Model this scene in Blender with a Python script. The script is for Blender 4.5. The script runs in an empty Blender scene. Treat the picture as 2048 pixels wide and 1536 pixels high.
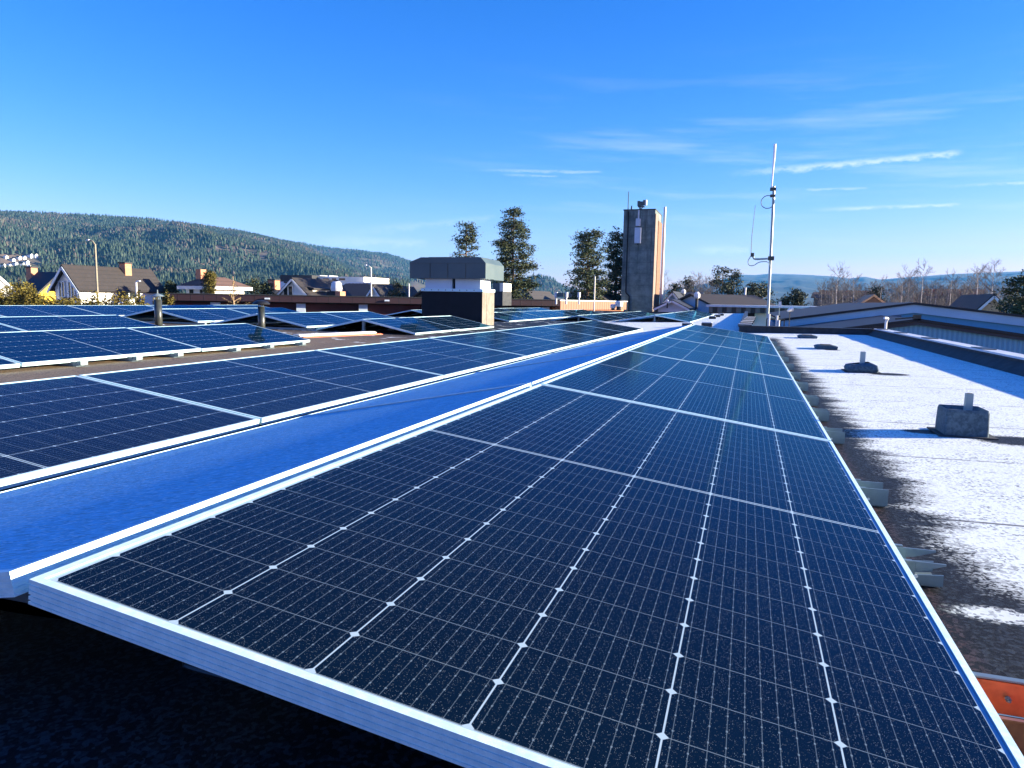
import bpy, math, random
import numpy as np
from math import sin, cos, radians, pi, sqrt, atan2, tan
from mathutils import Vector, Matrix
random.seed(7); rng = np.random.default_rng(7)
S = bpy.context.scene
COL = S.collection

# ------------------------------------------------------------------ camera
H = 0.60
FPX, YAW, PITCH, ROLL = 1423., .3169, .11784, .01703
vf = Vector((-sin(YAW)*cos(PITCH), cos(YAW)*cos(PITCH), -sin(PITCH)))
r0 = Vector((cos(YAW), sin(YAW), 0)); u0 = r0.cross(vf)
vr = cos(ROLL)*r0 + sin(ROLL)*u0; vu = -sin(ROLL)*r0 + cos(ROLL)*u0
CP = Vector((0, 0, H))
cam = bpy.data.cameras.new("camera"); co = bpy.data.objects.new("camera", cam); COL.objects.link(co)
m = Matrix((vr, vu, -vf)).transposed().to_4x4(); m.translation = CP
co.matrix_world = m
cam.sensor_fit = 'HORIZONTAL'; cam.sensor_width = 36; cam.lens = FPX/2048*36
cam.clip_start = .02; cam.clip_end = 60000
S.camera = co

# ------------------------------------------------------------------ light
SUN_EL, SUN_AZ = radians(11.0), radians(72.0)      # azimuth clockwise from +Y
sd = Vector((sin(SUN_AZ)*cos(SUN_EL), cos(SUN_AZ)*cos(SUN_EL), sin(SUN_EL)))
sl = bpy.data.lights.new("sun", 'SUN'); sl.energy = 5.0; sl.angle = radians(.5); sl.color = (1, .89, .67)
so = bpy.data.objects.new("sun", sl); COL.objects.link(so)
so.rotation_euler = sd.to_track_quat('Z', 'Y').to_euler()
S.view_settings.view_transform = 'Standard'; S.view_settings.look = 'None'
S.view_settings.exposure = 2.2; S.view_settings.gamma = 1; S.view_settings.use_curve_mapping = False

def ray(px, py): return vf + vr*((px-1024)/FPX) - vu*((py-768)/FPX)
def azel(px, py):
    d = ray(px, py).normalized(); return atan2(d.x, d.y), math.asin(d.z)
def aty(px, py, y): d = ray(px, py); return CP + d*(y/d.y)
def atx(px, py, x): d = ray(px, py); return CP + d*(x/d.x)
def dep(px, py, t): return CP + ray(px, py)*t

W_ = bpy.data.worlds.new("World"); S.world = W_; W_.use_nodes = True
nt = W_.node_tree; nt.nodes.clear()
class NB:                                                # tiny node builder
    def __init__(s, nt): s.nt = nt
    def n(s, t, **k):
        o = s.nt.nodes.new(t)
        for a, b in k.items(): setattr(o, a, b)
        return o
    def set(s, sock, v):
        if hasattr(v, 'is_output') or isinstance(v, bpy.types.NodeSocket): s.nt.links.new(v, sock)
        else: sock.default_value = v
    def m(s, op, a, b=None, c=None, clamp=False):
        o = s.n('ShaderNodeMath', operation=op); o.use_clamp = clamp
        s.set(o.inputs[0], a)
        if b is not None: s.set(o.inputs[1], b)
        if c is not None: s.set(o.inputs[2], c)
        return o.outputs[0]
    def ss(s, v, a, b, lo=0., hi=1.):                    # smoothstep
        o = s.n('ShaderNodeMapRange', interpolation_type='SMOOTHSTEP')
        for i, q in enumerate((v, a, b, lo, hi)): s.set(o.inputs[i], q)
        return o.outputs[0]
    def mix(s, f, a, b, mode='MIX'):
        o = s.n('ShaderNodeMix', data_type='RGBA', blend_type=mode)
        s.set(o.inputs[0], f); s.set(o.inputs[6], a); s.set(o.inputs[7], b); return o.outputs[2]
    def comb(s, x, y, z=0.):
        o = s.n('ShaderNodeCombineXYZ'); s.set(o.inputs[0], x); s.set(o.inputs[1], y); s.set(o.inputs[2], z); return o.outputs[0]
    def sep(s, v): o = s.n('ShaderNodeSeparateXYZ'); s.set(o.inputs[0], v); return o.outputs
    def noise(s, v, sc, det=2., rough=.5, w=False):
        o = s.n('ShaderNodeTexNoise'); 
        if v is not None: s.set(o.inputs['Vector'], v)
        o.inputs['Scale'].default_value = sc; o.inputs['Detail'].default_value = det; o.inputs['Roughness'].default_value = rough
        return o.outputs['Fac']
b = NB(nt)
out = b.n('ShaderNodeOutputWorld'); bg = b.n('ShaderNodeBackground'); bg.inputs[1].default_value = .115
sky = b.n('ShaderNodeTexSky', sky_type='NISHITA'); sky.sun_disc = False
sky.sun_elevation = SUN_EL; sky.sun_rotation = SUN_AZ
sky.air_density = 1.0; sky.dust_density = .2; sky.ozone_density = 3.0; sky.altitude = 200
hs = b.n('ShaderNodeHueSaturation'); hs.inputs['Saturation'].default_value = 1.3; hs.inputs['Hue'].default_value=.522
sp_ = b.n('ShaderNodeSeparateColor'); cb_ = b.n('ShaderNodeCombineColor'); nt.links.new(hs.outputs[0], sp_.inputs[0])
b.set(cb_.inputs[0], b.m('MULTIPLY', b.m('POWER', sp_.outputs[0], 1.4), .50)); b.set(cb_.inputs[1], b.m('MULTIPLY', sp_.outputs[1], .495)); b.set(cb_.inputs[2], b.m('MULTIPLY', sp_.outputs[2], .66))
nt.links.new(sky.outputs[0], hs.inputs['Color'])
tc = b.n('ShaderNodeTexCoord'); x, y, z = b.sep(tc.outputs['Generated'])
az = b.m('ARCTAN2', x, y); el = b.m('ARCSINE', z)
def streak(p0, p1, w0, w1, amp, taper=True):
    (a0, e0), (a1, e1) = azel(*p0), azel(*p1)
    t = b.m('DIVIDE', b.m('SUBTRACT', az, a0), a1-a0)
    nz = b.noise(b.comb(b.m('MULTIPLY', az, 45.), b.m('MULTIPLY', el, 90.)), 1., 4., .65)
    line = b.m('MULTIPLY_ADD', t, e1-e0, e0)
    d = b.m('ABSOLUTE', b.m('ADD', b.m('SUBTRACT', el, line), b.m('MULTIPLY', b.m('SUBTRACT', nz, .5), w0*1.6)))
    wd = b.m('MULTIPLY_ADD', t, w1-w0, w0)
    k = b.ss(b.m('DIVIDE', d, wd), 1., 0.)
    k = b.m('MULTIPLY', k, b.m('MULTIPLY', b.ss(t, 0., .45), b.ss(t, 1., .93)))
    return b.m('MULTIPLY', k, b.m('MULTIPLY', amp, b.ss(nz, .25, .6)))
P = [streak((1430,349),(1935,303),.0075,.0055,.72), streak((1600,420),(1930,408),.004,.003,.65),
     streak((1850,374),(2300,352),.003,.003,.6), streak((930,338),(1210,344),.004,.003,.35), streak((990,348),(1120,353),.003,.002,.3),
     streak((1370,500),(1500,500),.009,.008,.6), streak((600,478),(860,487),.012,.008,.45), streak((640,468),(1000,435),.010,.008,.25),
     streak((1560,380),(1740,376),.003,.002,.4)]
ci = b.noise(b.comb(b.m('MULTIPLY', az, 3.2), b.m('MULTIPLY_ADD', el, 34., b.m('MULTIPLY', az, 1.5))), 1., 5., .6)
mask = b.m('MULTIPLY', b.ss(el, .02, .12), b.ss(el, .34, .16))
mask = b.m('MULTIPLY', mask, b.ss(az, -.55, -.05))
tot = b.m('MULTIPLY', b.m('MULTIPLY', b.ss(ci, .46, .78), mask), .36)
for p in P: tot = b.m('MAXIMUM', tot, p)
cl = b.n('ShaderNodeVectorMath', operation='SCALE')
wh = b.mix(b.m('MULTIPLY', tot, .8, clamp=True), cb_.outputs[0], (2.5, 2.6, 2.7, 1))
nt.links.new(wh, bg.inputs[0]); nt.links.new(bg.outputs[0], out.inputs[0])

# ------------------------------------------------------------------ materials
def mat(name, base=(.5,.5,.5), rough=.6, metal=0., spec=.5, fn=None, **kw):
    M = bpy.data.materials.new(name); M.use_nodes = True
    b = NB(M.node_tree); p = M.node_tree.nodes['Principled BSDF']
    p.inputs['Base Color'].default_value = (*base, 1); p.inputs['Roughness'].default_value = rough
    p.inputs['Metallic'].default_value = metal; p.inputs['Specular IOR Level'].default_value = spec
    for k, v in kw.items(): p.inputs[k.replace('_', ' ')].default_value = v
    if fn: fn(b, p)
    return M
def link(b, o, i): b.nt.links.new(o, i)
def oc(b): return b.n('ShaderNodeTexCoord').outputs['Object']
def wpos(b): return b.n('ShaderNodeNewGeometry').outputs['Position']
def bump(b, p, h, strength=.3, dist=.01):
    o = b.n('ShaderNodeBump'); o.inputs['Strength'].default_value = strength; o.inputs['Distance'].default_value = dist
    b.set(o.inputs['Height'], h); link(b, o.outputs[0], p.inputs['Normal'])
def mottled(name, c1, c2, scale=3., rough=.7, bs=.2, bd=.01, det=5., **kw):
    def fn(b, p):
        n = b.noise(wpos(b), scale, det, .65)
        link(b, b.mix(b.ss(n, .3, .7), (*c1, 1), (*c2, 1)), p.inputs['Base Color'])
        if bs: bump(b, p, b.noise(wpos(b), scale*4, 3.), bs, bd)
    return mat(name, c1, rough, fn=fn, **kw)

def glass_layer(b, p, k, tint, rough, nrm=True):
    """anti-reflection coated glass: a blue tinted, weakened mirror layer over the cells"""
    g = b.n('ShaderNodeBsdfGlossy'); g.inputs['Color'].default_value = (*tint, 1); b.set(g.inputs['Roughness'], rough)
    fr = b.n('ShaderNodeFresnel'); fr.inputs[0].default_value = 1.45
    mx = b.n('ShaderNodeMixShader'); b.set(mx.inputs[0], b.m('MULTIPLY', fr.outputs[0], k))
    out = [n for n in b.nt.nodes if n.type == 'OUTPUT_MATERIAL'][0]
    link(b, p.outputs[0], mx.inputs[1]); link(b, g.outputs[0], mx.inputs[2]); link(b, mx.outputs[0], out.inputs[0])
    if nrm and p.inputs['Normal'].is_linked: link(b, p.inputs['Normal'].links[0].from_socket, g.inputs['Normal'])
    p.inputs['Specular IOR Level'].default_value = 0.
def laminate(frost):
    """solar cells under glass; UV in metres across (0..1.141) and along (0..2.254)"""
    def fn(b, p):
        uv = b.n('ShaderNodeUVMap').outputs[0]; u, v, _ = b.sep(uv)
        WW, LL = 1.141, 2.254; mg = .006; pu = (WW-2*mg)/6; hl = LL/2-mg-.006; pv = hl/12
        uu = b.m('SUBTRACT', u, mg)
        du = b.m('ABSOLUTE', b.m('SUBTRACT', b.m('FLOORED_MODULO', b.m('ADD', uu, pu/2), pu), pu/2))  # dist to column line
        vm = b.m('SUBTRACT', v, LL/2); av = b.m('ABSOLUTE', vm); a2 = b.m('SUBTRACT', av, .006)
        dv = b.m('ABSOLUTE', b.m('SUBTRACT', b.m('FLOORED_MODULO', b.m('ADD', a2, pv/2), pv), pv/2))
        col = b.ss(du, .0014, .0007)
        dia = b.ss(b.m('ADD', du, dv), .0080, .0064)
        row = b.m('MULTIPLY', b.ss(dv, .0009, .0004), .34)
        mid = b.m('MULTIPLY', b.ss(av, .008, .0068), b.ss(av, .0022, .0036))
        eu = b.m('MINIMUM', u, b.m('SUBTRACT', WW, u)); ev = b.m('MINIMUM', v, b.m('SUBTRACT', LL, v))
        edge = b.ss(b.m('MINIMUM', eu, ev), mg, mg-.002)
        pb = pu/10
        db = b.m('ABSOLUTE', b.m('SUBTRACT', b.m('FLOORED_MODULO', uu, pb), pb/2))
        bus = b.m('MULTIPLY', b.ss(db, .0007, .0002), .20)
        pad = b.m('MULTIPLY', b.ss(db, .0014, .0006), b.ss(b.m('ABSOLUTE', b.m('SUBTRACT', b.m('FLOORED_MODULO', a2, pv/3), pv/6)), .0022, .001))
        bus = b.m('MAXIMUM', bus, b.m('MULTIPLY', pad, .38))
        line = b.m('MAXIMUM', b.m('MAXIMUM', col, dia), b.m('MAXIMUM', row, mid))
        line = b.m('MAXIMUM', line, b.m('MAXIMUM', edge, bus))
        pos = wpos(b)
        big = b.noise(pos, 1.3, 4.)
        cell = b.mix(b.noise(pos, 2.2, 3.), (.0015, .0045, .009, 1), (.002, .009, .018, 1))
        c = b.mix(line, cell, (.33, .44, .52, 1))
        # frost grains
        vo = b.n('ShaderNodeTexVoronoi'); vo.inputs['Scale'].default_value = 620.; link(b, pos, vo.inputs['Vector'])
        gr = b.ss(vo.outputs['Distance'], .34, .16)
        rnd = b.sep(vo.outputs['Color'])[0]
        if frost < .5:
            dens = b.ss(b.m('ADD', rnd, b.m('MULTIPLY', big, .5)), .90, 1.2)
            g = b.m('MULTIPLY', b.m('MULTIPLY', gr, dens), .26)
            fine = b.noise(pos, 700., 2.)
            g = b.m('ADD', g, b.m('MULTIPLY', b.ss(fine, .60, .8), .02), clamp=True)
        else:
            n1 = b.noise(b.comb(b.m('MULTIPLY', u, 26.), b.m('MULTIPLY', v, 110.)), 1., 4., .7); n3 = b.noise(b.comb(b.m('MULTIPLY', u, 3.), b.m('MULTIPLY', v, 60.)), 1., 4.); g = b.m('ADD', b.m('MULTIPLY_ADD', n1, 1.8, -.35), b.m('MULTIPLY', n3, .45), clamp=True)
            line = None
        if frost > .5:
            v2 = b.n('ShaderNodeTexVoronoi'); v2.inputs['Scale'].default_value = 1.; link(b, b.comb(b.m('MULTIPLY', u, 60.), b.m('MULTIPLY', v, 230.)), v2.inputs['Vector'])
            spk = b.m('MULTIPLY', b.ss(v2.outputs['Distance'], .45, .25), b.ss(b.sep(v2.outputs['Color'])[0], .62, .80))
            c = b.mix(b.m('MULTIPLY', g, 1.15, clamp=True), c, (.30, .66, .86, 1)); c = b.mix(spk, c, (.90, .97, 1, 1)); p.inputs['Specular IOR Level'].default_value = .1  # sky-blue shade and white sparkle put into the frost colour
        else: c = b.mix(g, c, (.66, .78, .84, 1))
        link(b, c, p.inputs['Base Color'])
        b.set(p.inputs['Roughness'], b.m('MULTIPLY_ADD', g, .55, .2 if frost < .5 else .35))
        hgt = b.m('MULTIPLY', gr, rnd)
        bump(b, p, hgt if frost < .5 else b.noise(pos, 90., 4., .7), .22 if frost < .5 else .9, .0012 if frost < .5 else .006)
        p.inputs['IOR'].default_value = 1.5
        if frost < .5:
            glass_layer(b, p, .52, (.13,.52,.85), .10)
    return mat('laminate_frosted' if frost > .5 else 'laminate', fn=fn)
def laminate_far():
    def fn(b, p):
        uv = b.n('ShaderNodeUVMap').outputs[0]; u, v, _ = b.sep(uv)
        WW, LL = 1.141, 2.254; mg = .006; pu = (WW-2*mg)/6; hl = LL/2-mg-.006; pv = hl/12
        uu = b.m('SUBTRACT', u, mg)
        du = b.m('ABSOLUTE', b.m('SUBTRACT', b.m('FLOORED_MODULO', b.m('ADD', uu, pu/2), pu), pu/2))
        av = b.m('ABSOLUTE', b.m('SUBTRACT', v, LL/2)); a2 = b.m('SUBTRACT', av, .006)
        dv = b.m('ABSOLUTE', b.m('SUBTRACT', b.m('FLOORED_MODULO', b.m('ADD', a2, pv/2), pv), pv/2))
        line = b.m('MAXIMUM', b.m('MULTIPLY', b.ss(du, .0017, .0008), .6), b.ss(b.m('ADD', du, dv), .0100, .0075))
        line = b.m('MAXIMUM', line, b.m('MULTIPLY', b.ss(dv, .0012, .0005), .25))
        line = b.m('MAXIMUM', line, b.m('MULTIPLY', b.ss(av, .009, .0068), b.ss(av, .0012, .003)))
        eu = b.m('MINIMUM', u, b.m('SUBTRACT', WW, u)); ev = b.m('MINIMUM', v, b.m('SUBTRACT', LL, v))
        line = b.m('MAXIMUM', line, b.ss(b.m('MINIMUM', eu, ev), mg, mg-.002))
        cell = b.mix(b.noise(wpos(b), .9, 4.), (.002, .010, .026, 1), (.003, .018, .042, 1))
        vo = b.n('ShaderNodeTexVoronoi'); vo.inputs['Scale'].default_value = 110.; link(b, wpos(b), vo.inputs['Vector'])
        g = b.m('MULTIPLY', b.ss(vo.outputs['Distance'], .25, .12), b.ss(b.sep(vo.outputs['Color'])[0], .93, .97))
        c = b.mix(b.m('MAXIMUM', line, b.m('MULTIPLY', g, .8)), cell, (.33, .44, .52, 1)); link(b, c, p.inputs['Base Color'])
        p.inputs['Roughness'].default_value = .3
        bump(b, p, b.noise(wpos(b), 3., 2.), .02, .02); glass_layer(b, p, .5, (.11,.54,.86), .05)
    return mat('laminate_smooth', fn=fn)
M_lam = laminate(.1); M_frost = laminate(.86); M_lamfar = laminate_far()
def alu_fn(b, p):
    pos = wpos(b); n = b.noise(pos, 60., 4., .7)
    link(b, b.mix(b.ss(n, .3, .7), (.48, .68, .75, 1), (.62, .80, .85, 1)), p.inputs['Base Color'])
    b.set(p.inputs['Roughness'], b.m('MULTIPLY_ADD', n, .3, .35)); bump(b, p, b.noise(pos, 500., 2.), .12, .001)
M_alu = mat('frosted_aluminium', (.7,.7,.74), .5, .15, fn=alu_fn)
def galv_fn(b, p):
    n = b.noise(wpos(b), 35., 4., .7)
    link(b, b.mix(n, (.13, .18, .20, 1), (.25, .31, .33, 1)), p.inputs['Base Color'])
    b.set(p.inputs['Roughness'], b.m('MULTIPLY_ADD', n, .25, .28))
M_galv = mat('galvanised_steel', (.45,.47,.5), .35, .25, fn=galv_fn)
def warm_fn(b, p):
    n = b.noise(wpos(b), 14., 4., .7)
    link(b, b.mix(b.ss(n, .3, .7), (.40, .12, .06, 1), (.75, .27, .12, 1)), p.inputs['Base Color'])
M_warmsteel = mat('orange_tinted_steel', (.6,.2,.1), .4, .6, fn=warm_fn)  # orange tint stands for warm sunlight reflected in the steel
M_black = mat('black_plastic', (.012,.013,.015), .45)
M_pipe = mottled('dark_duct', (.02,.026,.026), (.05,.055,.05), 8., .35, 0)
M_dark = mat('shadow_black', (.01,.01,.012), .8)
M_white = mottled('white_paint', (.72,.72,.70), (.80,.80,.78), 2., .6, 0)
M_cream = mottled('cream_render', (.72,.68,.58), (.80,.76,.66), 1.5, .8, 0)
M_conc = None
def conc_fn(b, p):
    pos = wpos(b); x, y, z = b.sep(pos)
    n = b.noise(pos, 1.1, 6., .7); st = b.noise(b.comb(b.m('MULTIPLY', x, 2.2), b.m('MULTIPLY', y, 2.2), b.m('MULTIPLY', z, .12)), 1., 5., .7)
    lay = b.m('FRACT', b.m('MULTIPLY', z, 1/1.1)); ln = b.ss(b.m('ABSOLUTE', b.m('SUBTRACT', lay, .5)), .46, .5)
    c = b.mix(b.ss(n, .3, .7), (.10, .14, .135, 1), (.24, .29, .27, 1))
    c = b.mix(b.m('MULTIPLY', b.ss(st, .45, .7), b.ss(z, 1., 6., .25, .95)), c, (.035, .04, .045, 1))
    c = b.mix(b.m('MULTIPLY', ln, .45), c, (.08, .08, .08, 1))
    link(b, c, p.inputs['Base Color']); bump(b, p, n, .5, .05)
M_conc = mat('board_marked_concrete', fn=conc_fn, rough=.9)
M_brickw = mottled('red_brick', (.42,.17,.09), (.55,.26,.15), 6., .85, .2)
def stripes(name, c1, c2, per, axis='x', duty=.5, rough=.5, metal=0., bd=.02):
    def fn(b, p):
        x, y, z = b.sep(wpos(b)); q = {'x': x, 'y': y, 'z': z, 'xy': b.m('ADD', x, y)}[axis]
        t = b.m('ABSOLUTE', b.m('SUBTRACT', b.m('FRACT', b.m('DIVIDE', q, per)), .5))
        k = b.ss(t, duty/2-.05, duty/2+.05)
        n = b.noise(wpos(b), 1.5, 4.)
        c = b.mix(k, (*c1, 1), (*c2, 1)); c = b.mix(b.m('MULTIPLY', n, .25), c, (c1[0]*.6, c1[1]*.6, c1[2]*.6, 1))
        link(b, c, p.inputs['Base Color']); bump(b, p, k, .8, bd)
    return mat(name, fn=fn, rough=rough, metal=metal)
M_corrw = stripes('corrugated_wall', (.13,.33,.48), (.18,.42,.58), .14, 'x', .5, .55)
M_smoothw = stripes('smooth_panel_wall', (.09,.34,.52), (.10,.37,.56), .9, 'x', .06, .6, 0., .004)
M_fascia = mottled('pale_fascia', (.38,.56,.66), (.44,.63,.74), 1., .6, 0)
M_brown = stripes('brown_cassette', (.075,.035,.035), (.02,.012,.012), .72, 'x', .96, .5, 0., .01)
M_orange = stripes('brown_corrugated', (.20,.07,.03), (.31,.125,.065), .36, 'y', .5, .6, 0., .04)
M_corrd = stripes('dark_corrugated', (.03,.035,.035), (.16,.17,.16), .7, 'x', .5, .6, 0., .05)
def tile_fn(c1, c2, per):
    def fn(b, p):
        x, y, z = b.sep(wpos(b)); t = b.m('FRACT', b.m('DIVIDE', z, per)); n = b.noise(wpos(b), 3., 4.)
        c = b.mix(n, (*c1, 1), (*c2, 1)); c = b.mix(b.ss(t, .8, 1., 0., .6), c, (.01, .01, .01, 1)); link(b, c, p.inputs['Base Color'])
        bump(b, p, t, .6, .03)
    return fn
M_roofd = mat('dark_roof_tiles', fn=tile_fn((.020,.017,.017), (.038,.031,.029), .28), rough=.7)
M_roofb = mat('black_roof_tiles', fn=tile_fn((.012,.014,.018), (.025,.026,.03), .3), rough=.6)
M_roofbr = mat('brown_roof_tiles', fn=tile_fn((.11,.065,.05), (.17,.10,.075), .28), rough=.8)
M_win = mat('window_glass', (.02,.025,.03), .08)
M_yellow = stripes('yellow_boarding', (.80,.50,.02), (.55,.33,.01), .5, 'y', .85, .6, 0., .02)
M_bluew = mottled('pale_blue_and_shaded_white', (.50,.58,.66), (.60,.68,.76), 1., .7, 0)  # pale blue walls, and the blue of shade painted onto white parts
M_tan = mottled('tan_boarding', (.42,.24,.13), (.60,.38,.22), 4., .8, 0)
M_slab = mottled('dark_bitumen', (.018,.020,.024), (.04,.045,.05), 9., .8, .3)
M_felt = mottled('felt_covered_block', (.035,.065,.09), (.095,.145,.18), 60., .85, .4, .003)
M_hood = mottled('green_grey_metal', (.055,.090,.10), (.08,.115,.12), 1.2, .5, 0)
M_mast = mottled('mast_metal', (.24,.32,.33), (.36,.44,.45), 3., .4, 0)
M_orangep = mat('orange_plastic', (.75,.14,.05), .5)
M_copingw = mottled('coping_metal', (.55,.57,.60), (.68,.70,.72), 5., .45, 0)

def roof_fn(b, p):
    pos = wpos(b); x, y, z = b.sep(pos)
    v2 = b.comb(x, y, 0.)
    vg = b.n('ShaderNodeTexVoronoi'); vg.inputs['Scale'].default_value = 150.; link(b, pos, vg.inputs['Vector'])
    vr_ = b.sep(vg.outputs['Color'])[0]
    gn = b.m('MULTIPLY_ADD', vr_, .55, b.m('MULTIPLY', b.noise(pos, 120., 3., .7), .5)); gn2 = b.noise(pos, 620., 2., .7); n = b.noise(v2, 2.4, 5., .62); ns = b.noise(b.comb(b.m('MULTIPLY', x, 1.5), b.m('MULTIPLY', y, 5.5)), 1., 5., .7)
    # frost mask to the right of the near row; granules poke through
    lim = b.m('MULTIPLY_ADD', ns, .42, .285)                 # x where the frost starts
    nearb = b.ss(y, 1.9, .7, 0., .35)
    e = b.m('SUBTRACT', b.m('SUBTRACT', x, lim), nearb)
    e = b.m('ADD', e, b.m('MULTIPLY', b.m('SUBTRACT', gn, .5), .16))
    f = b.ss(e, -.03, .07)
    # bare patches beside the felt blocks
    for (cx, cy, rx, ry) in ((1.12, 3.50, .17, .12), (.80, 3.62, .10, .06), (1.14, 6.55, .15, .12), (1.04, 9.8, .10, .1)):
        d = b.m('SQRT', b.m('ADD', b.m('POWER', b.m('DIVIDE', b.m('SUBTRACT', x, cx), rx), 2.), b.m('POWER', b.m('DIVIDE', b.m('SUBTRACT', y, cy), ry), 2.)))
        d = b.m('ADD', d, b.m('MULTIPLY', b.m('SUBTRACT', gn, .5), .5))
        f = b.m('MULTIPLY', f, b.ss(d, .85, 1.1))
    # patch of frost in the bare strip, close by
    d = b.m('SQRT', b.m('ADD', b.m('POWER', b.m('DIVIDE', b.m('SUBTRACT', x, .47), .075), 2.), b.m('POWER', b.m('DIVIDE', b.m('SUBTRACT', y, 1.49), .035), 2.)))
    f = b.m('MAXIMUM', f, b.ss(b.m('ADD', d, b.m('MULTIPLY', b.m('SUBTRACT', gn, .5), 1.)), 1.2, .6, 0., .9))
    # beyond the first block of rows the roof is frosted in patches
    far = b.m('MULTIPLY', b.ss(y, 12.2, 13.5), b.ss(b.m('ADD', n, b.ss(x, -6., -2., -.12, .22)), .46, .54))
    far2 = b.m('MULTIPLY', b.m('MULTIPLY', b.ss(y, 9.2, 10.), b.ss(x, -3.8, -4.6)), b.ss(n, .58, .64))
    f = b.m('MAXIMUM', f, b.m('MAXIMUM', far, far2))
    # seams of the roofing felt
    fy = b.m('ABSOLUTE', b.m('SUBTRACT', b.m('FRACT', b.m('ADD', b.m('DIVIDE', y, .86), b.m('MULTIPLY', b.noise(v2, .8, 2.), .04))), .5))
    seam = b.m('MULTIPLY', b.ss(fy, .012, .004), b.ss(b.noise(b.comb(b.m('MULTIPLY', x, 3.), y), 2.5, 3.), .40, .55))
    fr = b.m('MULTIPLY', f, b.m('SUBTRACT', 1., b.m('MULTIPLY', seam, .85)))
    hole = b.ss(vr_, .74, .86)
    fr = b.m('MULTIPLY', fr, b.m('SUBTRACT', 1., b.m('MULTIPLY', hole, b.ss(b.noise(v2, 6., 3.), .3, .7, .2, .75))))
    dk = b.mix(b.ss(gn, .40, .85), (.003, .004, .006, 1), (.030, .039, .052, 1))
    tn = b.mix(b.ss(gn, .35, .7), (.10, .07, .04, 1), (.28, .20, .12, 1))
    base = b.mix(b.m('MULTIPLY', b.ss(x, -3.4, -3.9), b.ss(y, 14., 9.)), dk, tn)
    red = b.m('MULTIPLY', b.ss(b.m('ABSOLUTE', b.m('SUBTRACT', x, b.m('MULTIPLY_ADD', n, .05, .335))), .05, .01), b.ss(gn, .5, .65))
    base = b.mix(b.m('MULTIPLY', red, .22), base, (.16, .045, .03, 1))
    base = b.mix(b.m('MULTIPLY', b.ss(y, .9, .3), .75), base, b.mix(b.ss(gn, .45, .75), (.006, .012, .020, 1), (.075, .105, .135, 1)))
    c = b.mix(fr, base, (.84, .88, .84, 1)); link(b, c, p.inputs['Base Color'])
    p.inputs['Specular IOR Level'].default_value = .15
    b.set(p.inputs['Roughness'], b.m('MULTIPLY_ADD', fr, .25, .6))
    bump(b, p, b.m('ADD', gn, b.m('MULTIPLY', gn2, .6)), .5, .004)
M_roof = mat('granule_roofing', fn=roof_fn)

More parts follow.
